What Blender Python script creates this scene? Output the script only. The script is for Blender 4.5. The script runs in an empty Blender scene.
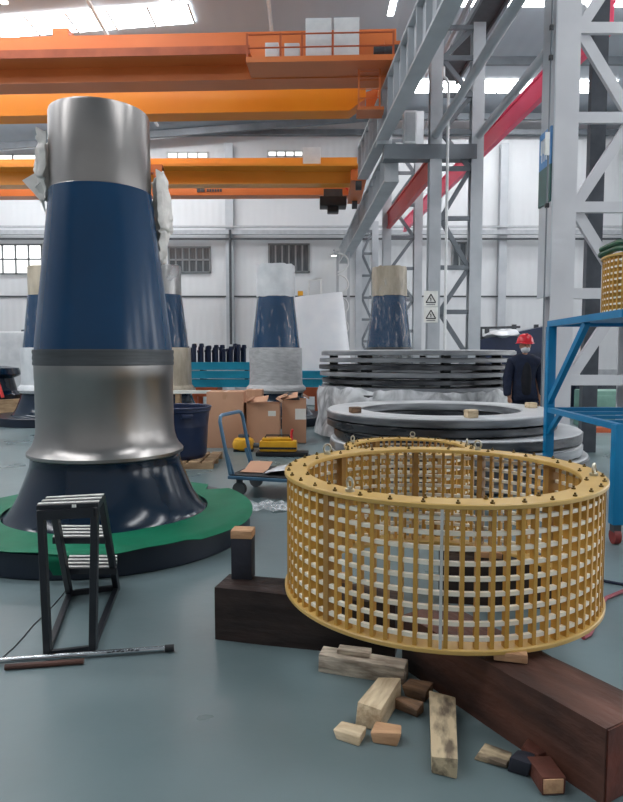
import bpy, bmesh, math, random
from mathutils import Vector, Matrix, noise

random.seed(11)
S = bpy.context.scene
COL = S.collection
PI = math.pi
F = 630.0            # focal length in pixels of the 623 x 802 frame
PITCH = math.radians(4.1)
CAMH = 1.5

# ------------------------------------------------------------------ camera helpers
def ray(px, py):
    u = (px - 311.5) / F
    v = (401.0 - py) / F
    return Vector((u, math.cos(PITCH) + v * math.sin(PITCH), -math.sin(PITCH) + v * math.cos(PITCH)))

def G(px, py, z=0.0):
    """point on the level plane z seen at a pixel"""
    d = ray(px, py)
    t = (z - CAMH) / d.z
    return Vector((0, 0, CAMH)) + d * t

def At(px, py, Y):
    """point at depth Y seen at a pixel"""
    d = ray(px, py)
    return Vector((0, 0, CAMH)) + d * (Y / d.y)

# ------------------------------------------------------------------ materials
def lin(c):
    return tuple(((x / 255.0) / 12.92 if x / 255.0 <= 0.04045 else ((x / 255.0 + 0.055) / 1.055) ** 2.4) for x in c) + (1.0,)

def mat(name, c1, c2=None, rough=0.5, metal=0.0, scale=6.0, stretch=(1, 1, 1), bump=0.0, bscale=None, spec=0.5, rough2=None, detail=4.0, ramp=(0.35, 0.65), alpha=1.0, coat=0.0, aniso=0.0):
    m = bpy.data.materials.new(name)
    m.use_nodes = True
    nt = m.node_tree
    N, L = nt.nodes, nt.links
    b = N['Principled BSDF']
    b.inputs['Roughness'].default_value = rough
    b.inputs['Metallic'].default_value = metal
    b.inputs['Specular IOR Level'].default_value = spec
    b.inputs['Coat Weight'].default_value = coat
    b.inputs['Coat Roughness'].default_value = 0.08
    b.inputs['Alpha'].default_value = alpha
    if aniso:
        b.inputs['Anisotropic'].default_value = aniso
    tc = N.new('ShaderNodeTexCoord')
    mp = N.new('ShaderNodeMapping')
    mp.inputs['Scale'].default_value = stretch
    L.new(tc.outputs['Object'], mp.inputs['Vector'])
    nz = N.new('ShaderNodeTexNoise')
    nz.inputs['Scale'].default_value = scale
    nz.inputs['Detail'].default_value = detail
    L.new(mp.outputs['Vector'], nz.inputs['Vector'])
    rp = N.new('ShaderNodeValToRGB')
    rp.color_ramp.elements[0].position, rp.color_ramp.elements[1].position = ramp
    rp.color_ramp.elements[0].color = lin(c1)
    rp.color_ramp.elements[1].color = lin(c2 or c1)
    L.new(nz.outputs['Fac'], rp.inputs['Fac'])
    L.new(rp.outputs['Color'], b.inputs['Base Color'])
    if rough2 is not None:
        mr = N.new('ShaderNodeMapRange')
        mr.inputs['From Min'].default_value = 0.35
        mr.inputs['From Max'].default_value = 0.65
        mr.inputs['To Min'].default_value = rough
        mr.inputs['To Max'].default_value = rough2
        L.new(nz.outputs['Fac'], mr.inputs['Value'])
        L.new(mr.outputs['Result'], b.inputs['Roughness'])
    if bump:
        nb = N.new('ShaderNodeTexNoise')
        nb.inputs['Scale'].default_value = bscale or scale
        nb.inputs['Detail'].default_value = detail
        L.new(mp.outputs['Vector'], nb.inputs['Vector'])
        bp = N.new('ShaderNodeBump')
        bp.inputs['Strength'].default_value = bump
        bp.inputs['Distance'].default_value = 0.05
        L.new(nb.outputs['Fac'], bp.inputs['Height'])
        L.new(bp.outputs['Normal'], b.inputs['Normal'])
    return m

def emis(name, c, s):
    m = bpy.data.materials.new(name)
    m.use_nodes = True
    N, L = m.node_tree.nodes, m.node_tree.links
    N.remove(N['Principled BSDF'])
    e = N.new('ShaderNodeEmission')
    e.inputs['Color'].default_value = lin(c)
    e.inputs['Strength'].default_value = s
    L.new(e.outputs[0], N['Material Output'].inputs['Surface'])
    return m

def corrugated(name, c, period, depth, rough=0.5):
    m = mat(name, c, tuple(x - 6 for x in c), rough=rough, scale=0.35)
    N, L = m.node_tree.nodes, m.node_tree.links
    w = N.new('ShaderNodeTexWave')
    w.wave_type = 'BANDS'; w.bands_direction = 'X'
    w.inputs['Scale'].default_value = 1.0 / period * 0.314
    tc = N.new('ShaderNodeTexCoord')
    L.new(tc.outputs['Object'], w.inputs['Vector'])
    bp = N.new('ShaderNodeBump')
    bp.inputs['Strength'].default_value = depth
    bp.inputs['Distance'].default_value = 0.05
    L.new(w.outputs['Fac'], bp.inputs['Height'])
    L.new(bp.outputs['Normal'], N['Principled BSDF'].inputs['Normal'])
    return m

def film(name, c, c2, opac, rough=0.18, scale=5.0, stretch=(1, 1, 1), bump=0.6, cover=(0.4, 0.6)):
    """clear plastic film: partly see-through, wrinkled, glossy"""
    m = mat(name, c, c2, rough=rough, scale=scale, stretch=stretch, bump=bump, spec=0.6)
    N, L = m.node_tree.nodes, m.node_tree.links
    b = N['Principled BSDF']
    nz = N.new('ShaderNodeTexNoise')
    nz.inputs['Scale'].default_value = scale * 1.3
    nz.inputs['Detail'].default_value = 5
    nz.inputs['Distortion'].default_value = 1.5
    mp = [n for n in N if n.type == 'MAPPING'][0]
    L.new(mp.outputs['Vector'], nz.inputs['Vector'])
    mr = N.new('ShaderNodeMapRange')
    mr.inputs['From Min'].default_value, mr.inputs['From Max'].default_value = cover
    mr.inputs['To Min'].default_value, mr.inputs['To Max'].default_value = opac
    L.new(nz.outputs['Fac'], mr.inputs['Value'])
    L.new(mr.outputs['Result'], b.inputs['Alpha'])
    return m

M = {}
M['floor'] = mat('epoxy_floor', (98, 115, 118), (110, 126, 129), rough=0.26, rough2=0.42, scale=0.9, bump=0.03, bscale=9, detail=6)
M['wall'] = corrugated('wall_sheet', (214, 216, 218), 0.30, 0.12)
M['ceil'] = corrugated('roof_sheet', (176, 184, 192), 0.45, 0.12)
M['trim'] = mat('grey_trim', (178, 181, 184), (165, 168, 172), rough=0.5)
M['darktrim'] = mat('dark_trim', (70, 74, 78), (60, 63, 67), rough=0.5)
M['white_paint'] = mat('white_paint', (222, 223, 222), (208, 210, 210), rough=0.45)
M['steel_grey'] = mat('grey_steel_paint', (186, 190, 194), (170, 175, 180), rough=0.42, scale=1.5)
M['steel_dark'] = mat('dark_steel_paint', (118, 124, 130), (100, 106, 112), rough=0.45, scale=1.5)
M['column'] = mat('column_paint', (205, 205, 208), (194, 194, 198), rough=0.42, scale=1.2)
M['web'] = mat('shaded_leg_grey', (84, 89, 96), (74, 79, 86), rough=0.5)  # rear leg grey, with shade put into the colour
M['pink'] = mat('pink_paint', (246, 66, 104), (250, 84, 120), rough=0.35, scale=1.0)
M['red'] = mat('red_paint', (214, 48, 52), (224, 66, 66), rough=0.35, scale=1.0)
M['orange'] = mat('orange_paint', (222, 124, 64), (212, 114, 56), rough=0.4, scale=0.6)
M['orange_hi'] = mat('amber_paint', (240, 148, 28), (234, 138, 22), rough=0.38, scale=0.6)
M['yellow_or'] = mat('yellow_orange_paint', (240, 160, 58), (232, 150, 48), rough=0.4, scale=0.6)
M['cab'] = mat('cabinet_grey', (224, 226, 226), (214, 217, 218), rough=0.4)
M['black'] = mat('black_plastic', (24, 25, 28), (32, 33, 36), rough=0.45)
M['navy'] = mat('navy_gloss', (0, 50, 84), (2, 56, 92), rough=0.24, coat=0.1, scale=1.2, spec=0.35, bump=0.012, bscale=1.6)
M['navy_dark'] = mat('navy_dark_gloss', (3, 26, 44), (4, 30, 51), rough=0.17, coat=0.1, spec=0.4, scale=2.0, bump=0.01, bscale=2.5)
M['navy_edge'] = mat('navy_flange', (22, 32, 48), (17, 25, 38), rough=0.3, scale=2.0)
M['steel'] = mat('turned_steel', (150, 146, 143), (160, 156, 153), rough=0.28, rough2=0.34, metal=1.0, scale=1.6, stretch=(1, 1, 1.5))
M['steel_bright'] = mat('bare_steel', (190, 190, 190), (160, 158, 156), rough=0.24, rough2=0.32, metal=1.0, scale=2.0)
M['band'] = mat('grey_seal_band', (72, 75, 78), (84, 87, 90), rough=0.45, metal=0.5, scale=3, stretch=(1, 1, 18))
M['mat_green'] = mat('green_mat', (0, 100, 70), (4, 114, 82), rough=0.6, spec=0.3, scale=3, bump=0.1, bscale=5)
M['foam'] = mat('white_foam_film', (240, 236, 230), (222, 216, 210), rough=0.4, scale=9, bump=0.4)
M['gold'] = mat('gold_frp', (204, 156, 72), (190, 142, 60), rough=0.36, scale=7, stretch=(1, 1, 0.4))
M['gold_top'] = mat('gold_flange', (208, 172, 100), (198, 160, 88), rough=0.33, scale=5)
M['gold_dk'] = mat('brown_frp', (172, 130, 68), (158, 116, 58), rough=0.42, scale=7)
M['cream'] = mat('cream_frp', (250, 244, 230), (240, 230, 208), rough=0.35, scale=6)
M['pale_bar'] = mat('pale_bar', (206, 208, 206), (196, 196, 192), rough=0.3, scale=6)
M['bolt'] = mat('brass_bolt', (120, 98, 52), (96, 78, 42), rough=0.35, metal=0.7)
M['zinc'] = mat('zinc', (190, 186, 170), (170, 166, 150), rough=0.3, metal=0.8)
M['timber'] = mat('dark_timber', (54, 38, 33), (30, 22, 20), rough=0.5, scale=4, stretch=(0.6, 1.6, 1.6), bump=0.3, bscale=8, rough2=0.8)
M['timber_red'] = mat('reddish_timber', (106, 66, 52), (34, 24, 22), rough=0.5, scale=2.4, stretch=(0.6, 1.6, 1.6), bump=0.3, bscale=8, rough2=0.75)
M['timber_end'] = mat('timber_end', (104, 50, 36), (72, 38, 30), rough=0.7, scale=9, bump=0.2)
M['pale_wood'] = mat('pale_wood', (228, 208, 174), (192, 166, 132), rough=0.7, scale=6, stretch=(1, 5, 5), bump=0.3)
M['grey_wood'] = mat('weathered_wood', (222, 208, 188), (150, 134, 118), rough=0.8, scale=7, stretch=(1, 4, 4), bump=0.5)
M['old_wood'] = mat('stained_wood', (204, 184, 150), (110, 96, 80), rough=0.8, scale=6, stretch=(1, 2.5, 2.5), bump=0.5, ramp=(0.42, 0.58))
M['brown_wood'] = mat('brown_wood', (146, 112, 84), (84, 66, 54), rough=0.75, scale=7, stretch=(1, 4, 4), bump=0.4)
M['tan_wood'] = mat('tan_wood', (212, 168, 128), (180, 136, 100), rough=0.7, scale=6, stretch=(1, 4, 4), bump=0.3)
M['red_wood'] = mat('red_wood', (104, 56, 42), (74, 42, 34), rough=0.7, scale=6, bump=0.3)
M['ink_wood'] = mat('blue_black_wood', (42, 44, 56), (30, 32, 42), rough=0.7, scale=6, bump=0.3)
M['pallet'] = mat('pallet_wood', (176, 146, 112), (140, 112, 84), rough=0.8, scale=4, stretch=(1, 4, 4))
M['card'] = mat('cardboard', (196, 150, 120), (184, 138, 110), rough=0.8, scale=1.5)
M['card_in'] = mat('cardboard_inside', (176, 136, 108), (160, 122, 96), rough=0.85)
M['tape'] = mat('brown_tape', (206, 160, 128), (196, 150, 118), rough=0.3)
M['paper'] = mat('paper', (232, 230, 222), (220, 218, 210), rough=0.8)
M['bin'] = mat('navy_plastic', (22, 34, 62), (26, 40, 72), rough=0.35, scale=3)
M['teal'] = mat('teal_paint', (28, 160, 192), (22, 148, 180), rough=0.4, scale=2)
M['rust_or'] = mat('rust_orange_paint', (188, 92, 52), (168, 80, 44), rough=0.5, scale=3)
M['blue_frame'] = mat('blue_frame_paint', (0, 126, 178), (0, 116, 166), rough=0.38, scale=3)
M['cart_blue'] = mat('cart_blue', (78, 116, 142), (64, 100, 128), rough=0.4, scale=5)
M['sheet'] = mat('galvanised_sheet', (222, 225, 228), (204, 208, 212), rough=0.25, metal=0.25, scale=3, bump=0.2)
M['yellow'] = mat('tool_yellow', (222, 166, 34), (210, 150, 28), rough=0.4)
M['ring_black'] = mat('black_film', (40, 42, 46), (88, 91, 95), rough=0.26, rough2=0.4, scale=2.2, stretch=(1, 1, 5), bump=0.25, bscale=4, ramp=(0.46, 0.74))  # lighter streaks paint gloss highlights into the dark film
M['ring_grey'] = mat('grey_film', (142, 145, 148), (112, 115, 119), rough=0.32, scale=2, stretch=(1, 1, 4), bump=0.15, bscale=4)
M['ring_top'] = mat('pale_film_top', (204, 205, 206), (182, 184, 186), rough=0.35, scale=2.5, bump=0.12, bscale=4)  # paler film on the ring tops
M['ring_mix'] = mat('highlight_streaked_film', (66, 68, 72), (158, 161, 164), rough=0.3, scale=1.1, stretch=(1, 1, 6), bump=0.15, bscale=3, ramp=(0.36, 0.72))  # pale streaks are highlights painted onto dark grey film
M['film_white'] = mat('white_wrap', (220, 222, 224), (202, 205, 208), rough=0.3, scale=4, bump=0.25, bscale=5)
M['film_bright'] = mat('bright_white_wrap', (250, 251, 253), (242, 244, 248), rough=0.28, scale=2, bump=0.12, bscale=3)
M['film_grey'] = mat('grey_wrap', (186, 187, 188), (166, 167, 168), rough=0.35, scale=5, stretch=(1, 1, 3), bump=0.4, bscale=7)
M['film_tan'] = mat('tan_wrap', (196, 184, 164), (168, 156, 136), rough=0.3, scale=3, stretch=(2, 2, 0.7), bump=0.4)
M['clear'] = film('clear_film', (226, 232, 240), (240, 244, 250), (0.03, 0.5), rough=0.12, scale=2.2, stretch=(2.4, 2.4, 0.7), bump=0.6, cover=(0.58, 0.8))
M['veil'] = film('veil_film', (226, 228, 230), (240, 242, 244), (0.35, 0.8), rough=0.3, scale=1.5, stretch=(1.2, 1.2, 1.0), bump=0.2, cover=(0.38, 0.62))
M['scrap'] = film('scrap_film', (224, 230, 234), (244, 248, 250), (0.08, 0.5), scale=9, bump=1.0, cover=(0.42, 0.66))
M['step_black'] = mat('ladder_black', (20, 23, 30), (28, 31, 38), rough=0.4, scale=8)
M['step_strip'] = mat('worn_strip', (236, 234, 228), (206, 204, 198), rough=0.5, scale=12)
M['chrome'] = mat('chrome', (200, 204, 206), (170, 174, 178), rough=0.2, metal=1.0, scale=10)
M['rubber'] = mat('rubber', (30, 31, 33), (42, 43, 45), rough=0.7)
M['wheel'] = mat('grey_wheel', (96, 98, 100), (80, 82, 84), rough=0.6)
M['hose_red'] = mat('hose_red', (150, 58, 70), (132, 48, 60), rough=0.4)
M['hose_blue'] = mat('cable_navy', (34, 44, 70), (28, 38, 60), rough=0.45)
M['hose_green'] = mat('hose_green', (38, 92, 62), (26, 66, 46), rough=0.4, scale=14)
M['caster_red'] = mat('caster_red', (140, 48, 44), (110, 40, 38), rough=0.5)
M['glass_dark'] = mat('dark_glass', (84, 90, 94), (62, 68, 72), rough=0.15, scale=3, stretch=(6, 1, 0.6))
M['frame_grey'] = mat('window_frame', (128, 132, 134), (118, 122, 124), rough=0.5)
M['frame_lt'] = mat('window_frame_light', (196, 200, 200), (190, 194, 194), rough=0.5)
M['sky_glow'] = emis('skylight_glow', (250, 252, 255), 17.0)
M['win_glow'] = emis('window_glow', (252, 253, 250), 2.0)
M['added_side_glow'] = emis('added_side_light', (250, 252, 255), 5.0)  # for the added side windows out of view
M['lamp_glow'] = emis('lamp_glow', (255, 250, 240), 8.0)
M['cloth_navy'] = mat('navy_cloth', (24, 36, 62), (18, 28, 50), rough=0.85, scale=14, bump=0.2)
M['cloth_black'] = mat('black_cloth', (20, 22, 30), (26, 28, 36), rough=0.9, scale=14, bump=0.2)
M['skin'] = mat('skin', (196, 146, 118), (186, 136, 108), rough=0.55)
M['helmet'] = mat('helmet_red', (206, 26, 44), (214, 34, 52), rough=0.25)
M['mask'] = mat('mask_white', (228, 232, 236), (216, 220, 226), rough=0.8)
M['eye'] = mat('eye', (24, 20, 18), rough=0.2)
M['sign_white'] = mat('sign_white', (236, 236, 230), (226, 226, 220), rough=0.4)
M['sign_blue'] = mat('banner_blue', (84, 140, 190), (64, 122, 176), rough=0.4, scale=4)
M['sign_green'] = mat('banner_green', (52, 96, 92), (44, 84, 82), rough=0.4, scale=4)
M['sign_yellow'] = mat('sign_yellow', (226, 206, 120), (220, 198, 110), rough=0.4)
M['teal_mach'] = mat('machine_green', (110, 150, 136), (98, 138, 126), rough=0.45)
M['lavender'] = mat('pale_blue_paint', (158, 186, 206), (148, 178, 198), rough=0.4)

# ------------------------------------------------------------------ mesh builder
class MB:
    def __init__(self):
        self.bm = bmesh.new()
    def faces(self, vs, fs):
        v = [self.bm.verts.new(p) for p in vs]
        for f in fs:
            try:
                self.bm.faces.new([v[i] for i in f])
            except ValueError:
                pass
        return v
    def hexa(self, p):
        return self.faces(p, [(0, 3, 2, 1), (4, 5, 6, 7), (0, 1, 5, 4), (1, 2, 6, 5), (2, 3, 7, 6), (3, 0, 4, 7)])
    def box(self, c, s, rz=0.0, rot=None, bevel=0.0, jitter=0.0):
        x, y, z = s[0] / 2, s[1] / 2, s[2] / 2
        R = rot or Matrix.Rotation(rz, 3, 'Z')
        c = Vector(c)
        pts = [c + R @ Vector(q) for q in ((-x, -y, -z), (x, -y, -z), (x, y, -z), (-x, y, -z), (-x, -y, z), (x, -y, z), (x, y, z), (-x, y, z))]
        if jitter:
            pts = [p + Vector((random.uniform(-1, 1), random.uniform(-1, 1), random.uniform(-1, 1) if p.z > c.z else 0)) * jitter for p in pts]
        v = self.hexa(pts)
        if bevel:
            es = {e for q in v for e in q.link_edges}
            bmesh.ops.bevel(self.bm, geom=list(es), offset=bevel, segments=2, affect='EDGES', profile=0.6)
        return self
    def bx(self, x0, x1, y0, y1, z0, z1, bevel=0.0):
        return self.box(((x0 + x1) / 2, (y0 + y1) / 2, (z0 + z1) / 2), (x1 - x0, y1 - y0, z1 - z0), bevel=bevel)
    def bar(self, a, b, w, h, up=(0, 0, 1), bevel=0.0):
        a, b = Vector(a), Vector(b)
        d = (b - a).normalized()
        u = Vector(up)
        if abs(d.dot(u)) > 0.98:
            u = Vector((0, 1, 0))
        s = d.cross(u).normalized()
        t = s.cross(d).normalized()
        s *= w / 2; t *= h / 2
        v = self.hexa([a - s - t, b - s - t, b + s - t, a + s - t, a - s + t, b - s + t, b + s + t, a + s + t])
        if bevel:
            es = {e for q in v for e in q.link_edges}
            bmesh.ops.bevel(self.bm, geom=list(es), offset=bevel, segments=1, affect='EDGES')
        return self
    def tube(self, pts, r, n=8, closed=False, cap=True):
        pts = [Vector(p) for p in pts]
        rings = []
        m = len(pts)
        u = None
        for i, p in enumerate(pts):
            if closed:
                d = pts[(i + 1) % m] - pts[i - 1]
            else:
                d = pts[min(i + 1, m - 1)] - pts[max(i - 1, 0)]
            d.normalize()
            if u is None:
                u = d.cross(Vector((0, 0, 1)) if abs(d.z) < 0.9 else Vector((1, 0, 0))).normalized()
            else:
                u = (u - d * u.dot(d)).normalized()
            w = d.cross(u)
            rr = r[i] if isinstance(r, (list, tuple)) else r
            rings.append([self.bm.verts.new(p + (u * math.cos(2 * PI * k / n) + w * math.sin(2 * PI * k / n)) * rr) for k in range(n)])
        for i in range(m if closed else m - 1):
            A, B = rings[i], rings[(i + 1) % m]
            for k in range(n):
                self.bm.faces.new((A[k], A[(k + 1) % n], B[(k + 1) % n], B[k]))
        if cap and not closed:
            self.bm.faces.new(rings[0][::-1]); self.bm.faces.new(rings[-1])
        return self
    def lathe(self, prof, n=64, c=(0, 0, 0), wob=None, close=False):
        """profile [(r, z)] spun round the vertical through c"""
        c = Vector(c)
        rings = []
        for (r, z) in prof:
            if r < 1e-6:
                rings.append([self.bm.verts.new(c + Vector((0, 0, z)))])
                continue
            row = []
            for k in range(n):
                a = 2 * PI * k / n
                rr, zz = r, z
                if wob:
                    rr, zz = wob(r, z, a)
                row.append(self.bm.verts.new(c + Vector((rr * math.cos(a), rr * math.sin(a), zz))))
            rings.append(row)
        idx = list(range(len(rings)))
        pairs = list(zip(idx[:-1], idx[1:])) + ([(idx[-1], idx[0])] if close else [])
        for i, j in pairs:
            A, B = rings[i], rings[j]
            for k in range(n):
                k2 = (k + 1) % n
                if len(A) == 1 and len(B) == 1:
                    continue
                if len(A) == 1:
                    self.bm.faces.new((A[0], B[k2], B[k]))
                elif len(B) == 1:
                    self.bm.faces.new((A[k], A[k2], B[0]))
                else:
                    self.bm.faces.new((A[k], A[k2], B[k2], B[k]))
        return self
    def annulus(self, r0, r1, z0, z1, n=96, c=(0, 0, 0), bev=0.0):
        b = bev
        if b:
            prof = [(r0, z0), (r1 - b, z0), (r1, z0 + b), (r1, z1 - b), (r1 - b, z1), (r0 + b, z1), (r0, z1 - b)]
        else:
            prof = [(r0, z0), (r1, z0), (r1, z1), (r0, z1)]
        return self.lathe(prof, n, c, close=True)
    def prism(self, poly, axis_pts):
        """poly: list of Vector (planar outline), extruded by vector axis_pts"""
        e = Vector(axis_pts)
        a = [self.bm.verts.new(Vector(p)) for p in poly]
        b = [self.bm.verts.new(Vector(p) + e) for p in poly]
        self.bm.faces.new(a[::-1]); self.bm.faces.new(b)
        n = len(a)
        for i in range(n):
            self.bm.faces.new((a[i], a[(i + 1) % n], b[(i + 1) % n], b[i]))
        return self
    def sheet(self, P, thick):
        """P grid [i][j] of Vectors, thickened"""
        ni, nj = len(P), len(P[0])
        top = [[self.bm.verts.new(P[i][j]) for j in range(nj)] for i in range(ni)]
        for i in range(ni - 1):
            for j in range(nj - 1):
                self.bm.faces.new((top[i][j], top[i + 1][j], top[i + 1][j + 1], top[i][j + 1]))
        self.bm.normal_update()
        bmesh.ops.solidify(self.bm, geom=list(self.bm.faces), thickness=thick)
        return self

def pmat(p):
    m = Matrix.Translation(p.location) @ Matrix.Rotation(p.rotation_euler.z, 4, 'Z')
    return pmat(p.parent) @ m if p.parent else m

def obj(name, mb, m, parent=None, world=False, label=None, sharp=35):
    bm = mb.bm if isinstance(mb, MB) else mb
    bmesh.ops.recalc_face_normals(bm, faces=bm.faces)
    if world and parent:
        bm.transform(pmat(parent).inverted())
    me = bpy.data.meshes.new(name)
    bm.to_mesh(me); bm.free()
    for p in me.polygons:
        p.use_smooth = True
    me.set_sharp_from_angle(angle=math.radians(sharp))
    me.materials.append(M[m])
    o = bpy.data.objects.new(name, me)
    COL.objects.link(o)
    if parent:
        o.parent = parent
    if label:
        o['label'] = label
    return o

def tag(o, label, cat, group=None):
    o['label'] = label; o['category'] = cat; o['kind'] = 'thing'
    if group:
        o['group'] = group
    return o

def thing(name, label, cat, loc=(0, 0, 0), rz=0.0, group=None):
    o = bpy.data.objects.new(name, None)
    o.empty_display_size = 0.2
    COL.objects.link(o)
    o.location = loc; o.rotation_euler = (0, 0, rz)
    return tag(o, label, cat, group)

def one(name, mb, m, label, cat, loc=(0, 0, 0), rz=0.0, group=None, sharp=35):
    """a thing that is one mesh, built round its own origin"""
    o = obj(name, mb, m, sharp=sharp)
    o.location = loc; o.rotation_euler = (0, 0, rz)
    return tag(o, label, cat, group)

def struct(name, mb, m, parent=None):
    o = obj(name, mb, m, parent)
    if not parent:
        o['kind'] = 'structure'
    return o

def dup(root, loc, rz=0.0, label=None, group=None):
    r = root.copy(); COL.objects.link(r)
    r.location = loc; r.rotation_euler = (0, 0, rz)
    if label:
        r['label'] = label
    if group:
        r['group'] = group
    for ch in list(root.children):
        c = ch.copy(); COL.objects.link(c); c.parent = r
        for g in list(ch.children):
            d = g.copy(); COL.objects.link(d); d.parent = c
    return r

def copypart(o, name, parent, loc=(0, 0, 0), rz=0.0, m=None):
    c = o.copy()
    COL.objects.link(c); c.parent = parent
    c.location = loc; c.rotation_euler = (0, 0, rz)
    return c

# ================================================================== SETTING
WY = 28.0
struct('floor', MB().bx(-22, 22, -9, 30, -0.2, 0), 'floor')
struct('wall_back', MB().bx(-22, 22, WY, WY + 0.2, 0, 13.4), 'wall')
struct('wall_left', MB().bx(-15.2, -15.0, -9, WY, 0, 11.0), 'trim')
struct('wall_right', MB().bx(15.0, 15.2, -9, WY, 0, 11.4), 'wall')
# the roof rises gently from the crane bay to the columns
def roofz(x):
    return 11.62 + 0.075 * x if x < 2.7 else 11.82
b = MB()
b.hexa([Vector(p) for p in ((-22, -9, roofz(-22)), (2.7, -9, 11.82), (2.7, 30, 11.82), (-22, 30, roofz(-22)), (-22, -9, roofz(-22) + .15), (2.7, -9, 11.97), (2.7, 30, 11.97), (-22, 30, roofz(-22) + .15))])
b.bx(2.7, 22, -9, 30, 11.82, 11.97)
struct('ceiling', b, 'ceil')
# skylight strips set in the roof sheets
nwin = 0
for k in range(-3, 2):
    y0 = 18.85 + 6.1 * k
    for (xa, xb) in ((-16.0, -3.45), (4.0, 11.5)):
        nwin += 1
        s = MB()
        za, zb = roofz(xa) - 0.02, roofz(xb) - 0.02
        if xa > 0:
            za = zb = 11.80
        s.hexa([Vector(p) for p in ((xa, y0 - .52, za - .03), (xb, y0 - .52, zb - .03), (xb, y0 + .52, zb - .03), (xa, y0 + .52, za - .03), (xa, y0 - .52, za), (xb, y0 - .52, zb), (xb, y0 + .52, zb), (xa, y0 + .52, za))])
        w = struct('window_%d' % nwin, s, 'sky_glow')
        fr = MB()
        n = int((xb - xa) / 1.05)
        for i in range(n + 1):
            x = xa + (xb - xa) * i / n
            z = za + (zb - za) * i / n
            fr.bx(x - .03, x + .03, y0 - .54, y0 + .54, z - .07, z - .035)
        obj('window_frame', fr, 'frame_lt', w)
# lamp-bright vents nearer the columns
for (px, py, Y) in ((382, 6, 19.4),):
    nwin += 1
    p = At(px, py, Y)
    struct('window_%d' % nwin, MB().bx(p.x - .4, p.x + .4, Y - .5, Y + .5, p.z - .02, p.z), 'sky_glow')

# windows of the end wall
def wall_window(px0, px1, py0, py1, pane, frame, nv, nh, slats=False):
    global nwin
    nwin += 1
    a, c = At(px0, py1, WY), At(px1, py0, WY)
    w = struct('window_%d' % nwin, MB().bx(a.x, c.x, WY - .05, WY - .01, a.z, c.z), pane)
    f = MB()
    t = 0.035
    for i in range(nv + 1):
        x = a.x + (c.x - a.x) * i / nv
        f.bx(x - t, x + t, WY - .09, WY - .04, a.z - t, c.z + t)
    for j in range(nh + 1):
        z = a.z + (c.z - a.z) * j / nh
        f.bx(a.x - t, c.x + t, WY - .09, WY - .04, z - t, z + t)
    obj('window_frame', f, frame, w)
    return w
wall_window(-22, 42, 245, 274, 'win_glow', 'frame_grey', 5, 2)
wall_window(169.5, 210, 247.5, 272.5, 'glass_dark', 'frame_grey', 6, 2)
wall_window(269, 309, 244.5, 272, 'glass_dark', 'frame_grey', 6, 1)
wall_window(452, 466, 243, 268, 'glass_dark', 'frame_grey', 2, 1)
for (a, c, t, u) in ((-60, 38, 155, 161.5), (168, 208, 153, 159), (268, 303, 151.5, 157)):
    wall_window(a, c, t, u, 'win_glow', 'frame_lt', 4, 1)

for y in (-4.5, 1.0, 6.5, 12.0, 17.5):  # unseen glowing windows, added to lay highlights on the shafts
    nwin += 1
    w_ = struct('window_%d' % nwin, MB().bx(14.95, 14.99, y - 1.5, y + 1.5, 1.2, 6.4), 'added_side_glow')
    f = MB()
    for i in range(5):
        yy = y - 1.5 + .75 * i
        f.bx(14.91, 14.96, yy - .03, yy + .03, 1.2, 6.4)
    for i in range(5):
        zz = 1.2 + 1.3 * i
        f.bx(14.91, 14.96, y - 1.5, y + 1.5, zz - .03, zz + .03)
    obj('window_frame', f, 'frame_lt', w_)
# pilasters, rails and pipes of the end wall
ntrim = 0
def trim(mb, m):
    global ntrim
    ntrim += 1
    return struct('trim_%d' % ntrim, mb, m)
for x in (-15.4, -9.45, -3.55, 2.35, 8.3, 14.2):
    t = MB()
    t.bx(x - .17, x + .17, WY - .30, WY - .27, 0, 10.6)
    t.bx(x - .04, x + .04, WY - .27, WY - .03, 0, 10.6)
    t.bx(x - .17, x + .17, WY - .03, WY, 0, 10.6)
    trim(t, 'steel_grey')
trim(MB().bx(-22, 22, WY - .40, WY - .31, 7.02, 7.10), 'trim')
trim(MB().bx(-22, 22, WY - .46, WY - .31, 6.72, 6.90), 'trim')
trim(MB().bx(-22, 22, WY - .42, WY - .31, 6.50, 6.57), 'darktrim')
trim(MB().bx(-22, 22, WY - .05, WY, 4.08, 4.14), 'darktrim')
trim(MB().bx(-22, 22, WY - .10, WY, 0, 0.9), 'trim')
trim(MB().bx(-22, 22, WY - .35, WY - .05, 10.95, 11.15), 'steel_dark')
trim(MB().tube([(-3.5, WY - .5, 2.0), (-3.5, WY - .5, 6.9)], .055, 10), 'darktrim')
# purlin ties under the roof
for (xa, ya, xb, yb) in ((-9.2, 12.5, -9.9, 26.5), (-5.75, 12.5, -6.3, 26.5), (-1.15, 12.5, -1.25, 26.5)):
    trim(MB().tube([(xa, ya, roofz(xa) - .25), (xb, yb, roofz(xb) - .25)], .06, 8), 'white_paint')
for y in (16.3, 22.2, 27.2):
    t = MB()
    t.bar((-21, y, roofz(-21) - .35), (2.6, y, roofz(2.6) - .35), .14, .26)
    t.bar((2.8, y, 11.5), (21, y, 11.5), .14, .26)
    trim(t, 'steel_dark')

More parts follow.
